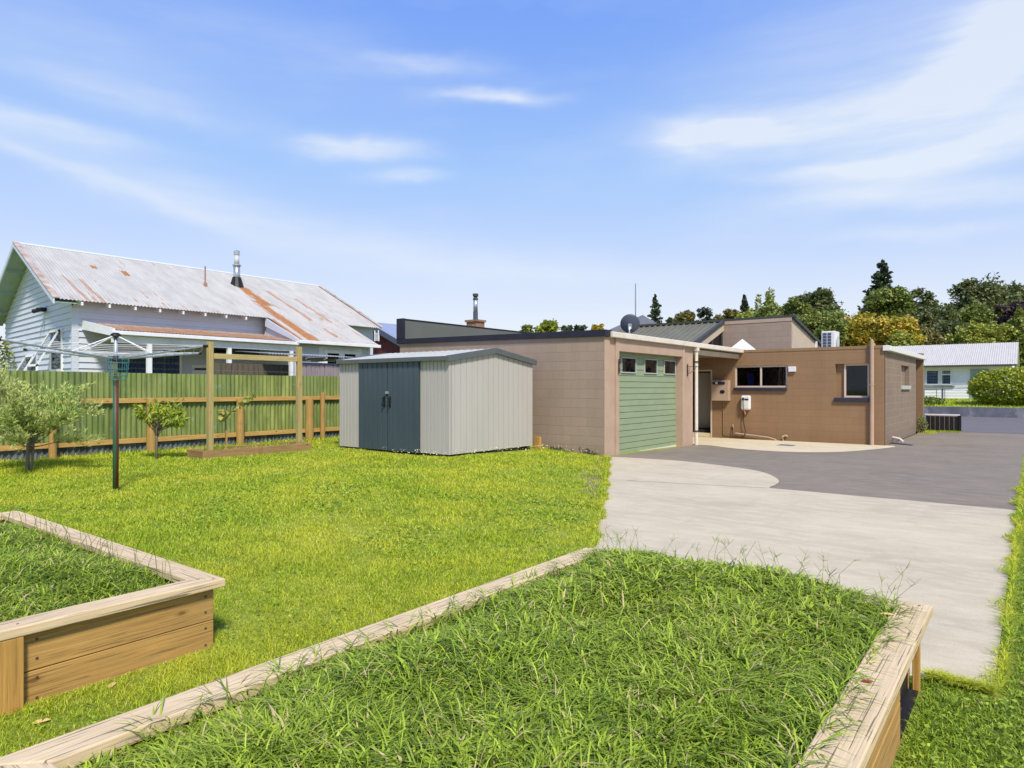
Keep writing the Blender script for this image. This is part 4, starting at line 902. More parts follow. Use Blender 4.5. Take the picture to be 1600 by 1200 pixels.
# bed grass: broad leafy crabgrass
def bedgrass(name, fn, x0, x1, y0, y1, dens, label, hs=1.0, tref=2.2):
    n = int((x1-x0)*(y1-y0)*dens); X = rng.uniform(x0, x1, n); Y = rng.uniform(y0, y1, n); tt = depth_of(X, Y)
    k = inview(X, Y, 4.0) & (rng.random(n) < np.clip((tref/np.maximum(tt, .4))**1.3, .15, 1)); X, Y, tt = X[k], Y[k], tt[k]; n = len(X)
    cl_ = (np.sin(X*4.1+2*np.sin(Y*1.7))*np.sin(Y*3.7+X)+1)/2
    P = np.stack([X, Y, fn(X, Y)-.005], 1); th = np.clip(tt/tref, 1, 2.2)
    e_ = np.minimum(np.minimum(X-x0, x1-X), np.minimum(Y-y0, y1-Y)); ef = .62+.38*np.clip(e_/.25, 0, 1)
    c2 = (np.sin(X*11+3*np.sin(Y*8))*np.sin(Y*12+2*np.sin(X*7))+1)/2
    blades(name, P, rng.uniform(.03, .095, n)*(.55+.6*cl_+.5*c2)*hs*ef, rng.uniform(.0035, .0115, n)*th, rng.uniform(.5, 1.6, n), 'bedgrass', label, 3, 1.1)
    m_ = (rng.random(n) < .13) & (c2 > .35); P2 = P[m_]
    blades('bed_grass', P2+np.array([0, 0, .01]), rng.uniform(.04, .085, len(P2))*ef[m_], rng.uniform(.008, .0145, len(P2))*th[m_]**.5, rng.uniform(.9, 1.7, len(P2)), 'bedgrass', label+', its broad blades', 3, 1.2)
    m_ = rng.random(n) < .07; P2 = P[m_]
    blades('bed_grass', P2, rng.uniform(.08, .16, len(P2))*ef[m_], rng.uniform(.003, .006, len(P2))*th[m_], rng.uniform(.3, 1.1, len(P2)), 'bedgrass', label+', its longer blades', 3, 1.0)
bedgrass('bed_grass', mound1, X0+.13, X1-.15, Y0+.12, Y1-.03, 17000, 'leafy grass filling the near raised bed')
bedgrass('bed_grass', mound2, U0+.13, U1-.13, V0+.12, V1-.13, 9000, 'long grass filling the left raised bed', 1.0, 3.6)
# longer shoots and seed stalks
def stalks(name, pts, hmin, hmax, label, fork=True, r=.0014):
    w = MB()
    for x_, y_, z_ in pts:
        h_ = random.uniform(hmin, hmax); t_ = random.uniform(0, 6.28); l_ = random.uniform(.15, .6)*h_
        a = Vector((x_, y_, z_)); c = a+Vector((l_*.3*math.cos(t_), l_*.3*math.sin(t_), h_*.6)); d = a+Vector((l_*math.cos(t_), l_*math.sin(t_), h_))
        w.tube([a, c, d], [r, r*.8, r*.6], 3, False)
        if fork and random.random() < .8:
            for k in range(random.randint(3, 5)):
                q_ = random.uniform(0, 6.28); s_ = c.lerp(d, random.uniform(.6, 1)); w.tube([s_, s_+Vector((math.cos(q_)*.035, math.sin(q_)*.035, random.uniform(.01,.045)))], [r*.8, r*.4], 3, False)
    n = len(w.v); V = np.array(w.v); me = w.build(name, 'bedgrass')
    a_ = me.data.attributes.new('vary', 'FLOAT_VECTOR', 'POINT'); a_.data.foreach_set('vector', np.repeat(np.array([[.35, 0, .5]]), n, 0).astype(np.float32).ravel())
    me['kind'] = 'stuff'; me['label'] = label; return me
sp_ = [(random.uniform(X0+.2, X1-.15), Y1-.1+random.uniform(-.12, .08), .36) for _ in range(46)]+[(random.uniform(X0+.15, X1-.2), random.uniform(1.2, Y1), .36) for _ in range(34)]+[(X1-.16+random.uniform(-.06,.03), random.uniform(1.6, 3.6), .35) for _ in range(20)]
stalks('grass_stalk', sp_, .13, .24, 'thin forked seed stalks rising from the near bed')
sp_ = [(U1-.25+random.uniform(-.2, .1)-k_*0, random.uniform(.6, 1.8), .35) for k_ in range(14)]+[(random.uniform(U0+.2, U1-.2), V1-.17+random.uniform(-.1, .03), .35) for _ in range(46)]
stalks('grass_stalk', sp_, .12, .25, 'thin seed stalks along the left bed edge', False, .0022)
# blades hanging over the bed rails
def overhang(n):
    side = rng.random(n); X = np.where(side < .45, X1-.15+rng.uniform(-.03, .03, n), rng.uniform(X0+.12, X1-.15, n)); X = np.where((side > .8), X0+.15+rng.uniform(-.03,.03,n), X)
    Y = np.where(side < .45, rng.uniform(1.0, Y1-.1, n), Y1-.13+rng.uniform(-.03, .1, n)); Y = np.where(side > .8, rng.uniform(.9, Y1-.1, n), Y)
    return np.stack([X, Y, np.full(n, .365)], 1)
P = overhang(2300); n = len(P)
blades('bed_grass', P, rng.uniform(.05,.13,n), rng.uniform(.004,.008,n), rng.uniform(.8,1.5,n), 'bedgrass', 'grass leaning out over the rails of the near bed', 3, 1.1)
# leafy weeds (discs of leaves)
def leaves(name, C, size, mat, label=None, kind='stuff', up=.6, parent=None, aspect=.55, nrm=None, vary=None):
    """diamond leaves centred at C"""
    n = len(C); nn_ = rng.normal(size=(n, 3)); nn_[:, 2] = np.abs(nn_[:, 2])+up; nn_ /= np.linalg.norm(nn_, axis=1)[:, None]
    a = np.cross(nn_, rng.normal(size=(n, 3))); a /= np.linalg.norm(a, axis=1)[:, None]; b2 = np.cross(nn_, a)
    s = (size*rng.uniform(.6, 1.3, n))[:, None]
    V = np.stack([C-a*s, C+b2*s*aspect+a*s*.1, C+a*s, C-b2*s*aspect+a*s*.1], 1).reshape(-1, 3)
    if parent is not None:
        off = Vector((0,0,0)); p = parent
        while p: off += p.location; p = p.parent
        V = V-np.array(off)
    q = (np.arange(n)*4)[:, None]+np.arange(4)[None]
    vr = np.stack([rng.random(n) if vary is None else vary, np.zeros(n), rng.random(n)], 1)
    return fast_mesh(name, V, q, np.zeros((0, 3), int), np.repeat(vr, 4, 0), mat, label, kind, parent)
n = 16000; Xw = rng.uniform(-.36, 1.6, n); Yw = rng.uniform(1.2, 9.5, n); k_ = ((Xw > XR+.08) | (Yw < 3.8)) & (rng.random(n) < .75); Xw, Yw = Xw[k_], Yw[k_]
leaves('clover_patch', np.stack([Xw, Yw, ground_z(Xw, Yw)+rng.uniform(.015,.05,len(Xw))], 1), rng.uniform(.006,.014,len(Xw)), 'weed', 'broad leaved weeds in the grass right of the beds', up=1.6, aspect=.75)
n = 26000; Xw = rng.uniform(-9, -2.3, n); Yw = rng.uniform(.6, 9, n); tw_ = depth_of(Xw, Yw)
pt_ = np.sin(Xw*2.3+2*np.sin(Yw*1.4))*np.sin(Yw*2.1+np.sin(Xw*1.9)); k_ = inview(Xw, Yw) & (pt_ > .25) & (Xw < edge_x(Yw)-.03) & ~in_box(Xw, Yw, X0-.02, X1, Y0, Y1) & ~in_box(Xw, Yw, U0, U1+.02, V0, V1) & ~in_box(Xw, Yw, SX0, SX1, SY0, SY1) & (tw_ < 9); Xw, Yw, tw_ = Xw[k_], Yw[k_], tw_[k_]
leaves('lawn_clover', np.stack([Xw, Yw, ground_z(Xw, Yw)+rng.uniform(.018,.038,len(Xw))], 1), rng.uniform(.006,.011,len(Xw))*np.clip(tw_/4, 1, 2), 'weed', 'clover patches darkening the mown lawn', up=1.6, aspect=.8)
n = 700; Xw = np.concatenate([rng.uniform(-9.9, -6.9, n//2), rng.uniform(-11, -8.4, n//2)]); Yw = np.concatenate([rng.uniform(11.6, 12.2, n//2), rng.uniform(8.7, 9.2, n//2)])
# daisies near shed base
MAT['petal'] = M('petal', (.8,.78,.45), .6, .15)
n = 170
s1 = np.stack([SX1+.1+np.abs(rng.normal(0, .12, n)), rng.uniform(SY0, SY1+.3, n)], 1); s2 = np.stack([rng.uniform(-10.2, SX1+.1, 70), SY0-.12-np.abs(rng.normal(0,.08,70))], 1); s3 = np.stack([rng.uniform(SX1, GX-.1, 60), 12.2-np.abs(rng.normal(0,.07,60))], 1)
ss = np.concatenate([s1, s2, s3]); leaves('daisy_patch', np.column_stack([ss, ground_z(ss[:, 0], ss[:, 1])+rng.uniform(.05, .13, len(ss))]), np.full(len(ss), .013), 'petal', 'tiny white and yellow flowers along the shed and garage base', up=2, aspect=.9)
# fallen leaves
MAT['redleaf'] = M('red_leaf', (.30,.05,.03), .5, .2); MAT['yelleaf'] = M('yellow_leaf', (.62,.42,.16), .6, .2)
def litter(x_, y_, z_, s, mat, label, rot=0):
    w = MB(); c = math.cos(rot); s_ = math.sin(rot); pr = [(-1,0,.1),(-.4,.42,.28),(.25,.5,.2),(.6,.25,.3),(1,0,.12),(.55,-.3,.2),(.1,-.5,.3),(-.5,-.4,.15)]
    v = [(x_+(a*c-b3*s_)*s, y_+(a*s_+b3*c)*s, z_+h_*s*.7) for a, b3, h_ in pr]+[(x_, y_, z_+.02*s)]
    w.add(v, [(i, (i+1) % 8, 8) for i in range(8)]); o = w.build('fallen_leaf', mat); so_ = o.modifiers.new('solid', 'SOLIDIFY'); so_.thickness = .0015
    tag(origin_to(o, (x_, y_, z_)), label, 'leaf', 'fallen leaves')
litter(-.455, 2.62, .401, .022, 'redleaf', 'small curled red leaf lying on the right cap rail', .6)
litter(-3.28, 1.02, .03, .034, 'yelleaf', 'pale yellow leaf on the lawn between the two raised beds', 1.2)
litter(-4.1, 2.35, .05, .025, 'redleaf', 'tiny red leaf on the lawn just past the left bed corner', 2)
litter(-5.0, 5.85, .09, .03, 'redleaf', 'rust coloured leaf far out on the open lawn', 0)
litter(-.52, 3.45, .401, .03, 'yelleaf', 'dry tan leaf at the far corner of the near bed rail', .3)
litter(-3.42, 1.35, .03, .03, 'yelleaf', 'small tan leaf close against the left bed planks', 2.2)

# ------------------------------------------------------------------ plants
def limb_path(a, d, L, n=5, wob=.12):
    pts = [Vector(a)]; d = Vector(d).normalized()
    for i in range(n):
        d = (d+Vector((random.gauss(0, wob), random.gauss(0, wob), random.gauss(0, wob)))).normalized(); pts.append(pts[-1]+d*L/n)
    return pts
def twig_leaves(pts, L, wd, per, mat_parent, lst, droop=0.0, spread=.9):
    """slender leaves along a path -> list of (base, dir, side, len, width)"""
    for i in range(len(pts)-1):
        for k in range(per):
            p = pts[i].lerp(pts[i+1], random.random()); d = (pts[i+1]-pts[i]).normalized()
            o = Vector((random.gauss(0,1), random.gauss(0,1), random.gauss(0,1))).normalized()
            dd = (d*.7+o*spread+Vector((0,0,-droop))).normalized(); lst.append((p, dd, dd.cross(Vector((random.gauss(0,1), random.gauss(0,1), random.gauss(0,1)))).normalized(), L*random.uniform(.6,1.2), wd*random.uniform(.7,1.2)))
def leaf_mesh(name, lst, mat, parent, fold=0):
    V = []; 
    for p, d, s, L, w_ in lst:
        V += [p, p+d*L*.45+s*w_*.5, p+d*L, p+d*L*.45-s*w_*.5]
    V = np.array([tuple(v) for v in V])
    off = Vector((0,0,0)); p = parent
    while p: off += p.location; p = p.parent
    V = V-np.array(off); n = len(lst); q = (np.arange(n)*4)[:, None]+np.arange(4)[None]
    vr = np.stack([rng.random(n), np.zeros(n), rng.random(n)], 1)
    return fast_mesh(name, V, q, np.zeros((0, 3), int), np.repeat(vr, 4, 0), mat, None, None, parent)
MAT['olive'] = grass_mat('olive_leaves', (.22,.33,.06), (.72,.82,.26), dry=(.5,.45,.2), dry_p=.97, trans=.3)
MAT['citrus'] = grass_mat('citrus_leaves', (.13,.25,.015), (.46,.58,.05), dry=(.5,.45,.06), dry_p=.93, trans=.35)
MAT['vine'] = grass_mat('vine_leaves', (.22,.30,.04), (.50,.55,.12), dry=(.5,.42,.1), dry_p=.85, trans=.4)
# olive
OX, OY = at(43, 10.4); OZ = .13
ol = empty('olive_tree', (OX, OY, OZ), 'bushy grey-green olive tree on slender twin stems by the fence', 'tree')
tm = MB(); lst = []
stems = []
tm.tube([(OX,OY,0),(OX+.01,OY,.45),(OX-.01,OY+.02,.75)], [.034,.026,.02], 8); tm.tube([(OX+.05,OY+.02,.0),(OX+.1,OY+.04,.4),(OX+.12,OY+.05,.7)], [.022,.018,.015], 8)
for k in range(40):
    th = random.uniform(0, 6.28); s0 = Vector((OX+random.choice([0,.1]), OY+.03, random.uniform(.45,.8)))
    out = Vector((math.cos(th), math.sin(th), random.uniform(.1, 1.5))); L = random.uniform(.55, 1.05)
    p = limb_path(s0, out, L, 5, .14); tm.tube(p, [.011,.008,.006,.005,.004,.003], 5)
    for j in range(20):
        b0 = p[random.randint(2, 5)]; tp = limb_path(b0, (p[-1]-p[0]).normalized()+Vector((random.gauss(0,.7), random.gauss(0,.7), random.gauss(.35,.5))), random.uniform(.14,.34), 4, .15)
        tm.tube(tp, [.003,.0025,.002,.002,.002], 3, False); twig_leaves(tp, .075, .017, 8, None, lst, -.25, .6)
tm.build('trunk', 'barkgrey', ol, smooth=True)
leaf_mesh('crown', [l for l in lst if l[0].z > .5], 'olive', ol)
# citrus
QX, QY = at(245, 12.2)
ct = empty('citrus_sapling', (QX, QY, .13), 'small citrus sapling with drooping bright leaves on a thin stem', 'tree')
tm = MB(); lst = []; tm.tube([(QX,QY,.0),(QX-.01,QY,.5),(QX+.02,QY,.72)], [.026,.02,.016], 7)
for k in range(30):
    off = random.uniform(-.32, .48); b0 = Vector((QX, QY, random.uniform(.5,.72))); e_ = Vector((QX, QY, 0))+cr*off+cf*random.uniform(-.25,.25); e_.z = random.uniform(.90, 1.28)-abs(off-.1)*.2
    p = [b0, b0.lerp(e_, .5)+Vector((0,0,random.uniform(-.08,.03))), e_]; tm.tube(p, [.009,.006,.003], 4)
    tp = limb_path(p[1], e_-b0, .3, 4, .2); twig_leaves([p[1], p[2]]+tp[2:], .11, .04, 7, None, lst, .7, .8)
tm.build('trunk', 'barkgrey', ct, smooth=True); leaf_mesh('crown', lst, 'citrus', ct)
tag(origin_to(MB().tube([(QX-.06,QY+.02,.0),(QX-.06,QY+.02,.62)], .012, 6).build('garden_stake', 'darktimber'), (QX-.06,QY+.02,.1)), 'thin dark stake tied beside the citrus sapling', 'stake')
# vine on the trellis
vy = empty('grape_vine', (TX-.1, 6.75, .2), 'young vine with pale yellow green leaves climbing the trellis wires', 'vine')
tm = MB(); lst = []; p = [Vector((TX-.08,6.78,.2)), Vector((TX-.08,6.77,.55)), Vector((TX-.05,6.75,.85)), Vector((TX-.02,6.95,1.08)), Vector((TX,7.15,1.2)), Vector((TX,7.3,1.3))]
tm.tube(p, [.012,.011,.009,.007,.005,.004], 6)
p2 = [p[2], Vector((TX+.02,6.66,1.0)), Vector((TX+.03,6.58,.86))]; tm.tube(p2, .006, 5); tm.build('stem', 'bark', vy)
twig_leaves(p[2:], .10, .09, 15, None, lst, .5, 1); twig_leaves(p2, .11, .09, 14, None, lst, .6, .9); leaf_mesh('foliage', lst, 'vine', vy)
tag(origin_to(MB().box(TX-.02,TX+.0,6.73,6.76,.2,.62).build('garden_stake', 'postwood'), (TX,6.74,.2)), 'short wooden stake in the planter beside the vine', 'stake')
n = 900; Xb = rng.uniform(PX0+.06, PX1-.06, n); Yb = rng.uniform(PY0+.06, PY1-.06, n)
blades('planter_grass', np.stack([Xb, Yb, np.full(n, .2)], 1), rng.uniform(.04,.13,n)*(1+.8*(np.sin(Yb*5)>.5)), rng.uniform(.008,.015,n), rng.uniform(.3,1,n), 'lawn', 'weedy grass growing in the long planter', 2)
n = 2600; Xb = rng.uniform(-14.15, -13.2, n); Yb = rng.uniform(1, 12.2, n); blades('fence_line_grass', np.stack([Xb, Yb, ground_z(Xb, Yb)], 1), rng.uniform(.06,.14,n), rng.uniform(.01,.018,n), rng.uniform(.3,1,n), 'lawn', 'taller grass along the foot of the corrugated fence', 2)

# ------------------------------------------------------------------ neighbour villa
vl = empty('weatherboard_villa', (-24, 12, 0), 'pale blue weatherboard villa with rusty white iron roof and veranda behind the fence', 'house')
RX, RZ, EX, EZ = -26.1, 6.13, -21.3, 3.9; sl_ = (RZ-EZ)/(EX-RX)
WX, WY0, WY1, BD = -21.75, 7.5, 18.6, .18
def roofz(x_): return RZ-abs(x_-RX)*sl_
w = MB(); z = .2   # gable wall
while z < 5.9:
    z1 = min(z+BD, 5.95)
    def xr(zz): return min(WX, RX+(RZ-.12-zz)/sl_)
    def xl(zz): return max(-30.4, RX-(RZ-.12-zz)/sl_)
    a, b2 = (xl(z), xr(z)), (xl(z1), xr(z1))
    if a[1] > a[0] and b2[1] > b2[0]:
        w.add([(a[0],WY0-.04,z),(a[1],WY0-.04,z),(b2[1],WY0-.004,z1),(b2[0],WY0-.004,z1),(a[0],WY0,z),(a[1],WY0,z)], [(0,1,2,3),(0,4,5,1)])
    z += BD
for (xx, ya, yb, zt) in ((WX, WY0, 13.5, 3.95), (-19.8, 13.6, 16.75, 3.0)):
    z = .2
    while z < zt: w.add([(xx+.04,ya,z),(xx+.04,yb,z),(xx+.004,yb,z+BD),(xx+.004,ya,z+BD),(xx,ya,z),(xx,yb,z)], [(0,1,2,3),(0,4,5,1)]); z += BD
w.build('weatherboard_wall', 'clad', vl)
w = MB(); w.box(-30.4, WX-.002, WY0+.002, WY1, 0, 4.04); w.prism([(-30.3,WY0+.003,3.75),(WX-.1,WY0+.003,3.75),(RX,WY0+.003,RZ-.15)], (0,.1,0)); w.box(WX,-19.8,13.6,16.75,0,2.95); w.prism([(-30.3,WY1-.1,3.75),(WX-.1,WY1-.1,3.75),(RX,WY1-.1,RZ-.15)], (0,.1,0)); w.build('wall_core', 'clad', vl)
for a_ in ((WX-.05, WX+.035, WY0-.035, WY0+.14, .2, 3.74), (-19.85,-19.76,13.52,13.62,.2,2.95), (-19.85,-19.76,16.7,16.8,.2,2.95)): bx('corner_board', 'clad', vl, *a_)
# roof sheets, corrugated: waves along Y
def corr_roof(mb, y0, y1, xa, za, xb, zb, pitch=.1, amp=.014, seg=4):
    n = int((y1-y0)/pitch*seg); v = []
    for (xx, zz) in ((xa, za), (xb, zb)):
        for i in range(n+1): y = y0+(y1-y0)*i/n; v.append((xx, y, zz+amp*math.sin(2*math.pi*y/pitch)))
    mb.add(v, [(i, i+1, n+2+i, n+1+i) for i in range(n)])
w = MB(); corr_roof(w, 6.95, 18.75, RX, RZ, EX, EZ); corr_roof(w, 13.5, 16.95, EX-.02, EZ+.012, -19.45, EZ-1.85*sl_); corr_roof(w, 6.95, 18.75, RX, RZ, -30.95, EZ-.02)
w.build('iron_roof', 'oldroof', vl, smooth=True)
w = MB(); w.tube([(RX,6.93,RZ+.0),(RX,18.77,RZ+.0)], .055, 8); w.hexa([(RX,6.9,RZ-.14),(EX,6.9,EZ-.14),(EX,6.94,EZ-.14),(RX,6.94,RZ-.14),(RX,6.9,RZ+.03),(EX,6.9,EZ+.03),(EX,6.94,EZ+.03),(RX,6.94,RZ+.03)])
w.hexa([(-30.95,6.9,EZ-.14),(RX,6.9,RZ-.14),(RX,6.94,RZ-.14),(-30.95,6.94,EZ-.14),(-30.95,6.9,EZ+.03),(RX,6.9,RZ+.03),(RX,6.94,RZ+.03),(-30.95,6.94,EZ+.03)])
w.build('barge_board', 'clad', vl)
MAT['rustcap'] = M('rusty_flashing', (.46,.40,.34), .6, .25, 3, dirt=(.36,.16,.05), dirt_amt=.9, dscale=2.2)
for ya, yb in ((6.88, 7.06), (18.66, 18.82)): MB().hexa([(RX,ya,RZ+.02),(EX+.02,ya,EZ+.02),(EX+.02,yb,EZ+.02),(RX,yb,RZ+.02),(RX,ya,RZ+.05),(EX+.02,ya,EZ+.05),(EX+.02,yb,EZ+.05),(RX,yb,RZ+.05)]).build('roof_flashing', 'rustcap', vl)
w = MB(); 
w.add([(RX,6.94,RZ-.1),(-30.95,6.94,EZ-.12),(-30.95,WY0,EZ-.12),(RX,WY0,RZ-.1)], [(0,1,2,3)]); w.add([(RX,6.94,RZ-.1),(EX,6.94,EZ-.1),(EX,WY0,EZ-.1),(RX,WY0,RZ-.1)], [(3,2,1,0)])
for x_ in (-27.4,-28.7,-30.0): w.box(x_-.04, x_+.04, 6.95, WY0, roofz(x_)-.2, roofz(x_)-.08)
w.build('soffit', 'soffit', vl)
w = MB(); y_ = 7.6
while y_ < 13.3: MB().hexa([(WX,y_,3.82),(EX-.02,y_,3.77),(EX-.02,y_+.055,3.77),(WX,y_+.055,3.82),(WX,y_,4.0),(EX-.02,y_,3.87),(EX-.02,y_+.055,3.87),(WX,y_+.055,4.0)]).build('rafter_tail', 'trimwhite', vl); y_ += .72
w = MB(); w.hexa([(EX-.1,13.42,3.6),(-19.45,13.42,2.95),(-19.45,13.47,2.95),(EX-.1,13.47,3.6),(EX-.1,13.42,3.9),(-19.45,13.42,3.07),(-19.45,13.47,3.07),(EX-.1,13.47,3.9)]); w.box(-21.7,-19.85,13.5,13.58,2.5,3.2); w.prism([(-21.7,13.5,3.2),(-19.85,13.5,3.1),(-21.3,13.5,3.8)], (0,.05,0)); w.build('side_barge', 'clad', vl)
w = MB(); w.box(-19.5,-19.36,13.45,16.98,2.93,3.04); w.build('gutter', 'trimwhite', vl, .01)
# veranda
w = MB(); corr_roof(w, 7.75, 13.5, WX+.03, 3.34, -19.55, 3.0, .1, .014); w.build('veranda_roof', 'verroof', vl, smooth=True)
w = MB(); w.box(-19.6,-19.47,7.7,13.5,2.87,2.975); w.build('veranda_gutter', 'trimwhite', vl, .01)
w = MB(); w.box(-19.72,-19.62,7.75,13.5,2.66,2.86); w.hexa([(WX+.03,7.72,3.12),(-19.5,7.72,2.82),(-19.5,7.77,2.82),(WX+.03,7.77,3.12),(WX+.03,7.72,3.38),(-19.5,7.72,3.03),(-19.5,7.77,3.03),(WX+.03,7.77,3.38)]); w.build('veranda_beam', 'trimwhite', vl)
for y_ in (8.72, 11.1, 13.3): bx('veranda_post', 'trimwhite', vl, -19.72, -19.61, y_-.06, y_+.06, .3, 2.66)
bx('veranda_deck', 'darktimber', vl, WX+.03, -19.5, 7.6, 13.5, .1, .35)
win_x(vl, WX+.045, 8.55, 10.6, 1.3, 2.72, 'trimwhite', .07, 'darkroom', .03, curtain='curtain', mull=(9.55,), solid=True)
w = MB(); w.box(WX+.005,WX+.03,10.95,11.5,.4,2.2); w.build('white_door', 'trimwhite', vl); w = MB(); w.box(WX+.03,WX+.04,11.03,11.42,2.02,2.08); w.build('door_slot', 'black', vl)
win_x(vl, WX+.045, 11.65, 12.25, 2.55, 3.0, 'darktimber', .04, 'darkroom', .03, solid=True); win_x(vl, WX+.045, 12.35, 13.35, 2.5, 3.0, 'darktimber', .04, 'darkroom', .03, solid=True)
win_x(vl, -19.74, 14.7, 15.45, 1.9, 2.78, 'trimwhite', .12, 'darkroom', .03, solid=True); win_x(vl, -19.74, 15.45, 16.2, 1.9, 2.78, 'trimwhite', .12, 'darkroom', .03, solid=True)
w = MB(); w.box(-19.79,-19.76,14.5,14.7,1.6,2.9); w.box(-19.79,-19.76,16.2,16.4,1.6,2.9); w.box(-19.79,-19.76,14.7,16.2,2.78,2.9); w.build('window_architrave', 'trimwhite', vl)
# awning windows in the gable wall
for (xa, xb, z0, z1) in ((-23.95,-22.65,1.9,3.2),(-27.0,-25.6,1.4,2.55)):
    o = win_y(vl, WY0-.04, xa, xb, z0, z1, 'trimwhite', .09, 'darkroom', .03, bk=.024)
    w = MB(); a = Vector((xa+.12, WY0-.07, z1-.05)); L = z1-z0-.05; th = R(28); dn_ = Vector((0,-math.sin(th),-math.cos(th)))*L; wv = Vector((xb-xa-.24,0,0)); nrm_ = Vector((0,-math.cos(th),math.sin(th)))*.04
    def bar(p, q_, wdt, along):
        al = along*wdt; w.hexa([p, p+al, q_+al, q_, p+nrm_, p+al+nrm_, q_+al+nrm_, q_+nrm_])
    bar(a, a+dn_, .07, Vector((1,0,0))); bar(a+wv-Vector((.07,0,0)), a+dn_+wv-Vector((.07,0,0)), .07, Vector((1,0,0))); bar(a, a+wv, .07, dn_.normalized()); bar(a+dn_-dn_.normalized()*.07, a+dn_+wv-dn_.normalized()*.07, .07, dn_.normalized())
    s_o = w.build('open_sash', 'white', o); MB().add([a+nrm_*.5, a+dn_+nrm_*.5, a+dn_+wv+nrm_*.5, a+wv+nrm_*.5], [(0,1,2,3)]).build('pane', 'trimwhite', s_o) if False else MB().add([a+nrm_*.5, a+dn_+nrm_*.5, a+dn_+wv+nrm_*.5, a+wv+nrm_*.5], [(0,1,2,3)]).build('pane', 'glass', s_o)
w = MB(); w.box(-24.7,-24.5,WY0+.1,WY0+.26,3.83,3.95); w.tube([(-24.65,WY0+.15,3.88),(-24.8,WY0-.02,3.83)], [.05,.07], 8); w.tube([(-24.5,WY0+.15,3.88),(-24.37,WY0-.02,3.85)], [.05,.07], 8)
tag(origin_to(w.build('security_light', 'black'), (-24.6,WY0+.2,3.88)), 'small twin black floodlight on the pale villa gable wall', 'floodlight')
for o_ in [o for o in SC.objects if o.type == 'MESH' and (o.parent is vl or (o.parent and o.parent.parent is vl) or (o.parent and o.parent.parent and o.parent.parent.parent is vl))]:
    for v_ in o_.data.vertices:
        X_ = v_.co.x+vl.location.x
        if X_ < EX: v_.co.y += .09*(EX-X_)
# chimney flue and vent pipe on the villa roof
fx, fy = -24.67, 14.25; fz = roofz(fx)
fl = empty('flue_pipe', (fx, fy, fz), 'tall galvanised flue with glassy cowl on the rusty villa roof', 'flue')
w = MB(); w.tube([(fx,fy,fz-.25),(fx,fy,fz+.3)], [.32,.16], 12); w.build('flashing', 'black', fl)
w = MB(); w.tube([(fx,fy,fz+.1),(fx,fy,fz+.74)], .125, 14); w.build('outer_pipe', 'steel', fl, smooth=True)
w = MB(); w.tube([(fx,fy,fz+.74),(fx,fy,fz+.77),(fx,fy,fz+.80)], [.16,.17,.15], 14); w.build('collar', 'steel', fl)
w = MB(); w.tube([(fx,fy,fz+.80),(fx,fy,fz+1.15)], .095, 14)
w.build('inner_pipe', 'shedroof', fl, smooth=True)
w = MB(); w.tube([(fx,fy,fz+1.15),(fx,fy,fz+1.18),(fx,fy,fz+1.33),(fx,fy,fz+1.36)], [.09,.115,.115,.05], 14); w.build('cowl', 'steel', fl)
vx, vy2 = -24.05, 12.65; vz = roofz(vx); w = MB(); w.tube([(vx,vy2,vz-.1),(vx,vy2,vz+.72)], .026, 8); w.tube([(vx,vy2,vz-.08),(vx,vy2,vz+.14)], [.1,.04], 8)
tag(origin_to(w.build('vent_pipe', 'brick'), (vx,vy2,vz)), 'thin rusty vent pipe in the middle of the villa roof', 'vent pipe')
# lean-to shed between fence and villa
ls = empty('paling_shed', (-15.8, 11, 0), 'old grey vertical paling shed with low iron roof behind the fence', 'shed')
w = MB()
y_ = 10.75
while y_ < 12.6: w.box(-15.64+random.uniform(0,.012), -15.6+random.uniform(0,.012), y_, y_+.135, .1, 2.12); y_ += .145
w.build('paling_wall', 'palings', ls)
w = MB(); y_ = 8.6
while y_ < 10.7: w.box(-15.94, -15.9+random.uniform(0,.012), y_, y_+.135, .1, 2.05); y_ += .15
w.build('back_palings', 'darktimber', ls)
w = MB(); corr_roof(w, 9.75, 12.75, -17.0, 2.42, -15.4, 2.30, .09, .012); w.build('shed_roof', 'leantoroof', ls, smooth=True)
w = MB()
for y_ in (10.9,11.5,12.1): w.box(-16.9,-15.45,y_,y_+.05,2.2,2.27)
w.build('rafter', 'palings', ls)
w = MB(); w.box(-15.64,-15.56,12.6,12.7,.1,2.2); w.build('corner_post', 'trimwhite', ls)

# ------------------------------------------------------------------ red gabled house and its chimney, grey roof behind the dish
rh = empty('red_gabled_house', (-26, 28, 0), 'dark red gabled house with blue-grey roof seen past the villa', 'house')
RY = 25.0; ra = at(575, 33.2)
def seg_pt(u, Y): 
    dx_ = cy_*(u-800)/F_PX-sy_; dy_ = sy_*(u-800)/F_PX+cy_; t_ = Y/dy_; return dx_*t_, t_
xa_, ta_ = seg_pt(572, RY); xb_, tb_ = seg_pt(640, RY); za_ = zat(502, ta_); zb_ = zat(542, tb_)
xl_ = 2*xa_-xb_
w = MB(); w.prism([(xl_,RY+.3,0),(xb_-.3,RY+.3,0),(xb_-.3,RY+.3,zb_-.05),(xa_,RY+.3,za_-.15),(xl_,RY+.3,zb_-.05)], (0,9,0)); w.build('wall', 'redwall', rh)
w = MB()
for xx, zz in ((xb_, zb_), (xl_, zb_)): w.add([(xa_,RY,za_),(xx,RY,zz),(xx,RY+10,zz),(xa_,RY+10,za_),(xa_,RY,za_-.1),(xx,RY,zz-.1),(xx,RY+10,zz-.1),(xa_,RY+10,za_-.1)], [(0,1,2,3),(4,7,6,5),(0,4,5,1),(1,5,6,2),(2,6,7,3)])
w.build('roof', 'slate', rh)
w = MB()
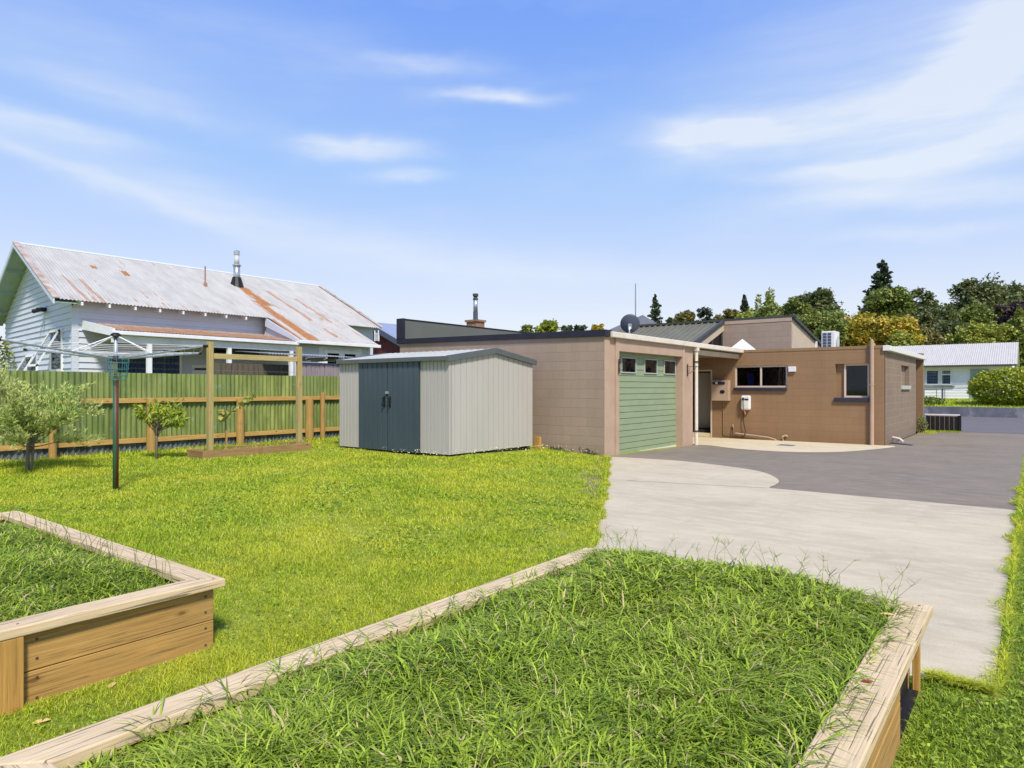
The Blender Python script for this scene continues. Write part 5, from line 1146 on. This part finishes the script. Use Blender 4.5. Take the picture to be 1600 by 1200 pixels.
for xx, zz in ((xb_, zb_), (xl_, zb_)): w.hexa([(xa_,RY-.06,za_-.28),(xx,RY-.06,zz-.28),(xx,RY-.005,zz-.28),(xa_,RY-.005,za_-.28),(xa_,RY-.06,za_+.02),(xx,RY-.06,zz+.02),(xx,RY-.005,zz+.02),(xa_,RY-.005,za_+.02)])
w.build('barge_board', 'dish', rh)
w = MB()
xv, tv = seg_pt(586, RY-.2); 
for k in range(6): w.box(xv-.14, xv+.14, RY-.1, RY-.03, zat(532, tv)+k*.075, zat(532, tv)+k*.075+.05)
w.box(xv-.17,xv-.14,RY-.12,RY-.03,zat(533,tv),zat(516,tv)); w.box(xv+.14,xv+.17,RY-.12,RY-.03,zat(533,tv),zat(516,tv))
w.build('louvre_vent', 'trimwhite', rh)
hx_, hy_ = at(743, 33.5); hz0, hz1 = 3.4, zat(501, 33.5)
ch = empty('brick_chimney', (hx_, hy_, hz0), 'short brick chimney with steel flue rising behind the garage parapet', 'chimney')
bx('brick_stack', 'brick', ch, hx_-.34, hx_+.34, hy_-.3, hy_+.3, 0, hz1-.08, bevel=.01); bx('crown', 'brick', ch, hx_-.4, hx_+.4, hy_-.36, hy_+.36, hz1-.078, hz1+.02)
w = MB(); w.tube([(hx_,hy_,hz1),(hx_,hy_,zat(487,33.5))], .12, 12); w.build('flue_base', 'dish', ch)
w = MB(); w.tube([(hx_,hy_,zat(487,33.5)),(hx_,hy_,zat(468,33.5))], .11, 12); w.build('flue', 'steel', ch, smooth=True)
w = MB(); w.tube([(hx_,hy_,zat(468,33.5)),(hx_,hy_,zat(466,33.5)),(hx_,hy_,zat(464,33.5)),(hx_,hy_,zat(463,33.5)),(hx_,hy_,zat(459,33.5))], [.14,.12,.08,.14,.14], 12); w.build('cowl', 'roofdark', ch)
gh = empty('grey_roofed_house', (*at(1000, 36), 0), 'house with plain dark grey hipped roof behind the satellite dish', 'house')
tg = 36; A_ = at(925, tg); C_ = at(1065, tg); Rg = at(1004, tg+3); zE, zR = zat(527, tg), zat(492, tg+3)
D1, D2 = at(935, tg+9), at(1070, tg+9)
w = MB(); w.add([(*A_,zE),(*C_,zE),(*D2,zE),(*D1,zE),(*Rg,zR),(*at(1004,tg+6),zR)], [(0,1,4),(1,2,5,4),(2,3,5),(3,0,4,5),(3,2,1,0)]); w.build('hip_roof', 'greyroof', gh)
w = MB(); w.hexa([(*at(932,tg+.5),0),(*at(1058,tg+.5),0),(*at(1062,tg+8.5),0),(*at(940,tg+8.5),0),(*at(932,tg+.5),zE-.05),(*at(1058,tg+.5),zE-.05),(*at(1062,tg+8.5),zE-.05),(*at(940,tg+8.5),zE-.05)]); w.build('wall', 'cream', gh)

# ------------------------------------------------------------------ across the road
w = MB(); w.box(-60, 30, 40.0, 40.3, -.3, .485)
o = w.build('retaining_wall', 'retwall', None, .01); tag(origin_to(o, (-10,40.15,0)), 'long stained grey concrete retaining wall across the road', 'wall')
fh = empty('white_bungalow', (-6, 48, .6), 'white weatherboard bungalow with pale iron roof across the road', 'house')
FY, FX1 = 46.0, -.85
w = MB(); z = .82
while z < 2.75: w.add([(-14,FY-.02,z),(FX1,FY-.02,z),(FX1,FY,z+.165),(-14,FY,z+.165),(-14,FY,z),(FX1,FY,z)], [(0,1,2,3),(0,4,5,1)]); z += .165
w.box(-14, FX1, FY+.003, 53, .8, 2.8); w.prism([(FX1-.1,FY+.01,2.8),(FX1-.1,53,2.8),(FX1-.1,49.5,4.05)], (.1,0,0)); w.build('weatherboard_wall', 'cladfar', fh)
w = MB(); w.box(-14, FX1-.01, FY+.06, 52.9, .2, .8); w.build('foundation', 'retwall', fh)
w = MB(); n = 160
for (ya, za, yb, zb) in ((FY-.5, 2.72, 49.5, 4.12), (53.5, 2.72, 49.5, 4.12)):
    v = []; nn_ = 520
    for yy, zz in ((ya, za), (yb, zb)):
        for i in range(nn_+1): xx = -14.3+(FX1+.25+14.3)*i/nn_; v.append((xx, yy, zz+.014*math.sin(2*math.pi*xx/.105)))
    w.add(v, [(i, i+1, nn_+2+i, nn_+1+i) for i in range(nn_)])
w.build('iron_roof', 'farroof', fh, smooth=True)
w = MB(); w.box(-14.3, FX1+.2, FY-.52, FY-.44, 2.62, 2.72); w.build('gutter', 'roofdark', fh); bx('soffit', 'cladfar', fh, -14.3, FX1+.15, FY-.44, FY-.02, 2.64, 2.68)
for xa, xb in ((-5.9,-4.72),(-4.68,-3.9)): pass
def fhw(xa, xb, z0, z1, tz=None): return win_y(fh, FY-.03, xa, xb, z0, z1, 'white', .08, 'darkroom', .03, trans=((xa+.08, xb-.08, tz),) if tz else (), curtain='pcurtain', bk=.024, cd=.014)
fhw(-6.2,-4.98,1.58,2.5,2.2); fhw(-4.93,-4.22,1.58,2.5); fhw(-4.17,-3.62,1.58,2.5,2.2)
w = MB(); w.box(-6.3,-3.5,FY-.09,FY-.03,1.48,1.56); w.build('window_sill', 'retwall', fh)
bx('doorway', 'soffit', fh, -2.75, -1.9, FY-.06, FY-.025, .82, 2.5)
hr = MB()
pts_ = [(-6.5,45.2,1.28),(-5,45.2,1.32),(-2.7,45.2,1.42)]; hr.tube(pts_, .02, 5)
for x_, z1 in ((-4.9,1.32),(-4.3,1.34),(-3.9,1.36)): hr.tube([(x_,45.2,.6),(x_,45.2,z1)], .02, 5)
hr.tube([(-4.02,45.25,.6),(-4.02,45.25,1.4)], .05, 6)
tag(origin_to(hr.build('handrail', 'retwall'), (-4.5,45.2,.7)), 'thin grey ramp handrail in front of the white bungalow', 'handrail')

# ------------------------------------------------------------------ trees
def GM(name, d, l, dry=(.3,.25,.05), p=.97): MAT[name] = grass_mat(name, d, l, dry=dry, dry_p=p, trans=.25)
GM('leaf_dark', (.035,.06,.022), (.21,.26,.08)); GM('leaf_mid', (.06,.11,.02), (.30,.38,.075)); GM('leaf_lime', (.13,.19,.02), (.42,.48,.07))
GM('leaf_autumn', (.17,.20,.02), (.56,.52,.06), (.66,.42,.06), .72); GM('leaf_blue', (.03,.055,.03), (.11,.155,.075)); GM('leaf_purple', (.02,.018,.018), (.09,.06,.06)); GM('leaf_hedge', (.08,.14,.01), (.50,.58,.05)); GM('leaf_brown', (.075,.085,.02), (.27,.26,.07))
def tree(name, u, t, vtop, wpx, mat, label, cat='tree', group='trees on the far hill', form='round', vbase=None, lobes=9, dens=1.0, bark='bark', leaf=None, ht=None, x=None, y=None):
    if x is None: x, y = at(u, t)
    z0 = float(ground_z(x, y)); zt = zat(vtop, t) if ht is None else z0+ht; Wd = wpx/F_PX*t; H = zt-z0
    root = empty(name, (x, y, z0), label, cat, group)
    zb = z0+H*.22 if vbase is None else max(z0+.1, zat(vbase, t))
    tm = MB(); leaf = leaf or max(.10, t*.0026)
    cs = []; top = Vector((x+random.uniform(-.1,.1)*Wd, y, z0+H*(.97 if form in ('cone','norfolk','column') else .72)))
    tm.tube([(x,y,z0-.3),(x+Wd*.01,y,z0+H*.3),tuple(top)], [H*.028+.04, H*.02+.03, .02], 7)
    if form in ('round','tall'):
        c0 = Vector((x, y, (zb+zt)/2)); hh = (zt-zb)/2
        L = []
        for k in range(lobes):
            th = random.uniform(0, 6.28); ph = random.uniform(-.8, 1); rr = random.uniform(.35, .72)
            wz = math.sqrt(max(0, 1-(ph*.75)**2))
            c = c0+Vector((math.cos(th)*Wd*.5*rr*wz, math.sin(th)*Wd*.5*rr*wz, ph*hh*.72)); r = random.uniform(.24,.4)*min(Wd, hh*2)*(.8 if ph > .5 else 1)
            L.append((c, r))
        L.append((Vector((x+random.uniform(-.12,.12)*Wd, y, zt-hh*.34)), hh*.34)); L.append((c0, min(Wd, hh*2)*.30))
        for k in range(lobes):
            th = random.uniform(0, 6.28); ph = random.uniform(-.3, 1); wz = math.sqrt(max(0, 1-(ph*.85)**2)); L.append((c0+Vector((math.cos(th)*Wd*.5*wz*.95, math.sin(th)*Wd*.5*wz*.95, ph*hh*.92)), random.uniform(.09,.17)*min(Wd, hh*2)))
        for c, r in L:
            tm.tube([(x, y, z0+H*.3), tuple(Vector((x,y,z0+H*.3)).lerp(c, .55)+Vector((0,0,-.05*H))), tuple(c)], [.03+H*.010, .02+H*.005, .01], 5)
            n = int(dens*min(900, 60+16*(r/leaf)**2)); v = rng.normal(size=(n, 3)); v /= np.linalg.norm(v, axis=1)[:, None]
            rad = r*(rng.random(n)**.45)*(1+.38*np.sin(v[:, 0]*6+c.x)*np.cos(v[:, 2]*7+c.y)+.15*np.sin(v[:, 1]*15+v[:, 2]*13)); cs.append(np.array(c)+v*rad[:, None]*np.array([1,1,.78]))
    elif form == 'column':
        n = int(1600*dens); a = rng.random(n)**.8; th = rng.uniform(0, 6.28, n); prof_ = np.sin(np.pi*np.clip(.12+a*.88, 0, 1))**.6; rr = Wd/2*prof_*(rng.random(n)**.3)*(1+.12*np.sin(a*30+th*2))
        cs.append(np.stack([x+rr*np.cos(th), y+rr*np.sin(th), zb+(zt-zb)*a], 1))
    elif form == 'poplar':
        for k in range(lobes):
            xo = random.uniform(-.38,.38)*Wd; hz = zt-random.uniform(0,.35)*(zt-zb)*(abs(xo)/Wd*3); n = int(330*dens); a = rng.random(n); th = rng.uniform(0, 6.28, n); rr = Wd*.20*(1.15-a)**.6*(rng.random(n)**.4)
            cs.append(np.stack([x+xo+rr*np.cos(th), y+rr*np.sin(th)+random.uniform(-.3,.3)*Wd, zb+(hz-zb)*a], 1))
            tm.tube([(x,y,z0+H*.15),(x+xo,y,zb+(hz-zb)*.3),(x+xo,y,hz-.3)], [.1,.06,.02], 5)
    elif form in ('cone','norfolk'):
        nl = 22 if form == 'cone' else 12
        for k in range(nl):
            a = k/(nl-1); zz = zb+(zt-zb)*(a*.97); R0 = Wd/2*(1-a)**(.8 if form == 'cone' else .62)*random.uniform(.8,1.12)+.03*Wd
            for j in range(9 if form == 'cone' else 7):
                th = random.uniform(0, 6.28); rl = R0*random.uniform(.65,1.1); n = max(5, int(dens*(26 if form == 'cone' else 13)*rl/leaf*.32)); s_ = rng.random(n)**.8
                dz_ = (-.12*rl*s_+.16*rl*s_**3) if form == 'cone' else (.10*rl*s_)
                off_ = rng.normal(0, .07*rl+.04, n); zz_ = zz+random.uniform(-.5,.5)*(zt-zb)/nl; cs.append(np.stack([x+math.cos(th)*rl*s_-math.sin(th)*off_*(1-s_*.6), y+math.sin(th)*rl*s_+math.cos(th)*off_*(1-s_*.6), zz_+dz_+rng.normal(0, .035*R0+.02, n)], 1))
                tm.tube([(x,y,zz),(x+math.cos(th)*rl*.8,y+math.sin(th)*rl*.8,zz-.05*rl)], [.04,.012], 4, False)
    tm.build('trunk', bark, root)
    C = np.concatenate(cs); cen = C.mean(0); vr = np.clip(rng.beta(1.7,1.7,len(C)), 0, 1)
    leaves('crown', C, np.full(len(C), leaf), mat, None, None, up=.4, parent=root, aspect=.6, vary=vr)
    return root
T = [
 ('broadleaf_tree', 822,75,505,22,'leaf_mid','small rounded dark green tree peeping over the garage parapet on the left','round'),
 ('broadleaf_tree', 855,70,501,34,'leaf_lime','light feathery green tree peeping over the garage parapet','round'),
 ('broadleaf_tree', 886,85,509,20,'leaf_blue','low dark clump left of the golden treetop above the garage','round'),
 ('broadleaf_tree', 906,85,508,24,'leaf_blue','dark bluish treetop between pale tree and golden treetop','round'),
 ('broadleaf_tree', 935,75,506,22,'leaf_autumn','golden green treetop just left of the grey hipped roof','round'),
 ('norfolk_pine', 1024,70,461,27,'leaf_blue','slim dark tiered conifer standing right of the satellite dish','norfolk'),
 ('broadleaf_tree', 1050,80,497,18,'leaf_dark','tiny dark treetop right of the slim tiered conifer','round'),
 ('broadleaf_tree', 1071,75,486,32,'leaf_brown','brownish rounded treetop above the ribbed metal roof','round'),
 ('broadleaf_tree', 1100,75,477,24,'leaf_blue','sparse thin treetop with gaps above the ribbed metal roof','sparse'),
 ('broadleaf_tree', 1122,75,490,26,'leaf_brown','low patchy treetop left of the small dark conifer','sparse'),
 ('broadleaf_tree', 1143,70,482,34,'leaf_brown','bronze green treetop against the small dark conifer','round'),
 ('conifer_tree', 1163,70,461,26,'leaf_blue','small dark pointed conifer left of the poplars','cone'),
 ('poplar_tree', 1190,62,448,52,'leaf_lime','light green poplar clump with pointed tips','poplar'),
 ('broadleaf_tree', 1180,58,484,50,'leaf_lime','bright green bushy tree at the foot of the poplars','round'),
 ('broadleaf_tree', 1226,56,470,76,'leaf_mid','broad domed green tree between poplars and tall dark tree','round'),
 ('broadleaf_tree', 1272,58,453,66,'leaf_dark','tall dark green tree with spiky top left of the heat pump','tallspire'),
 ('broadleaf_tree', 1282,50,485,64,'leaf_mid','leafy green tree directly behind the heat pump','round'),
 ('conifer_tree', 1379,74,405,88,'leaf_blue','large dark conifer towering highest of all the trees','cone'),
 ('broadleaf_tree', 1384,66,452,70,'leaf_mid','dense green tree wrapped round the tall conifer','round'),
 ('broadleaf_tree', 1424,68,456,72,'leaf_dark','dark spreading tree right of the tall conifer','round'),
 ('maple_tree', 1345,52,490,84,'leaf_autumn','orange and gold autumn tree right of the heat pump','round'),
 ('maple_tree', 1395,50,497,66,'leaf_autumn','golden autumn tree behind the corner of the block house','round'),
 ('broadleaf_tree', 1408,47,518,38,'leaf_lime','small yellow green bush tree at the corner of the block house','round'),
 ('broadleaf_tree', 1462,60,478,70,'leaf_dark','dull dark green tree above the white bungalow roof on its left','round'),
 ('broadleaf_tree', 1440,56,505,60,'leaf_brown','brownish undergrowth tree above the bungalow roof on its left','round'),
 ('broadleaf_tree', 1485,56,500,56,'leaf_dark','low dark tree behind the middle of the bungalow roof','round'),
 ('broadleaf_tree', 1533,66,440,86,'leaf_dark','tall open crowned dark tree above the white bungalow','tallspire'),
 ('broadleaf_tree', 1515,62,478,60,'leaf_mid','mid green tree beneath the tall open crowned one','round'),
 ('broadleaf_tree', 1590,68,447,70,'leaf_dark','dark tree at the right edge of the skyline','tallspire'),
 ('purple_tree', 1584,58,470,50,'leaf_purple','dark purple leaved tree behind the narrow cypress','round'),
 ('broadleaf_tree', 1540,52,502,92,'leaf_lime','yellow green spreading tree just over the bungalow roof','round'),
 ('cypress_tree', 1593,50,480,24,'leaf_mid','narrow pointed cypress at the right edge','column'),
 ('broadleaf_tree', 1610,50,520,40,'leaf_lime','lime green shrub tree at the right end of the bungalow','round'),
 ('broadleaf_tree', 1310,75,500,50,'leaf_mid','far green tree in the gap between heat pump and autumn tree','round'),
 ('broadleaf_tree', 1240,66,500,70,'leaf_dark','dark green tree behind the upper block wall','round'),
]
for (nm, u, t_, vt, wp, mt, lab, fm) in T:
    f_, kw = fm, {}
    if fm == 'sparse': f_, kw = 'round', dict(dens=.35, lobes=8)
    if fm == 'tallspire': f_, kw = 'round', dict(lobes=16, dens=.75)
    if fm == 'cone': kw = dict(dens=1.3)
    if fm == 'poplar': kw = dict(lobes=7)
    vb = None
    if fm == 'cone': vb = 520
    if fm == 'norfolk': vb = 512
    if fm in ('round', 'sparse', 'tallspire') : vb = min(600, vt+max(50, wp*1.1)); kw.setdefault('lobes', 12)
    tree(nm, u, t_, vt, wp, mt, lab, form=f_, vbase=vb, **kw)
# wall of distant woodland behind
n = 9000; uu = rng.uniform(1140, 1700, n); tt = rng.uniform(85, 100, n); top_ = np.interp(uu, [1140,1290,1306,1330,1400,1480,1520,1600,1700], [512,500,535,520,485,500,478,470,465]); vv = rng.uniform(0, 1, n)*(600-top_)+top_+6*np.sin(uu/9.)
xx = (uu-800)/F_PX*tt; C = np.stack([cy_*xx-sy_*tt, sy_*xx+cy_*tt, CZ-(vv-HZ)/F_PX*tt], 1)
leaves('far_woodland', C, np.full(n, .55), 'leaf_dark', 'distant dark woodland behind the nearer trees', 'stuff', up=.3)
# big clipped bush above the retaining wall
def bush(name, x, y, z0, rx, ry, rz_, n, mat, leaf, label, cat='bush'):
    root = empty(name, (x, y, z0), label, cat)
    v = rng.normal(size=(n, 3)); v /= np.linalg.norm(v, axis=1)[:, None]; v[:, 2] = v[:, 2]*1.0
    r = rng.random(n)**.16*(1+.07*np.sin(v[:, 0]*7)*np.cos(v[:, 2]*8+v[:, 1]*5))
    C = np.array([x, y, z0+rz_*.92])+v*r[:, None]*np.array([rx, ry, rz_]); C = C[C[:, 2] > z0]
    leaves('foliage', C, np.full(len(C), leaf), mat, None, None, up=.5, parent=root, aspect=.55)
    w = MB()
    for k in range(5): t_ = k*1.26; w.tube([(x,y,z0-.2),(x+rx*.5*math.cos(t_),y+ry*.5*math.sin(t_),z0+rz_)], [.06,.02], 5)
    w.build('stem', 'bark', root)
bush('clipped_bush', -.70, 42.4, .50, 2.0, 1.5, 1.02, 9000, 'leaf_hedge', .085, 'large rounded yellow green bush on the bank above the retaining wall')
bush('low_shrub', -4.35, 42.0, .48, .8, .5, .25, 700, 'leaf_mid', .07, 'low spreading shrub on the grass bank before the bungalow', 'shrub')
bush('corner_shrub', -3.02, 27.3, -.15, .16, .3, .32, 380, 'leaf_mid', .035, 'small green shrub at the foot of the brown fin wall', 'shrub')
bx_, by_ = at(-12, 24); bush('tall_shrub', bx_-.5, by_, .1, 1.6, 1.2, 1.7, 2500, 'leaf_mid', .08, 'green shrub at the left edge beside the villa gable', 'shrub')
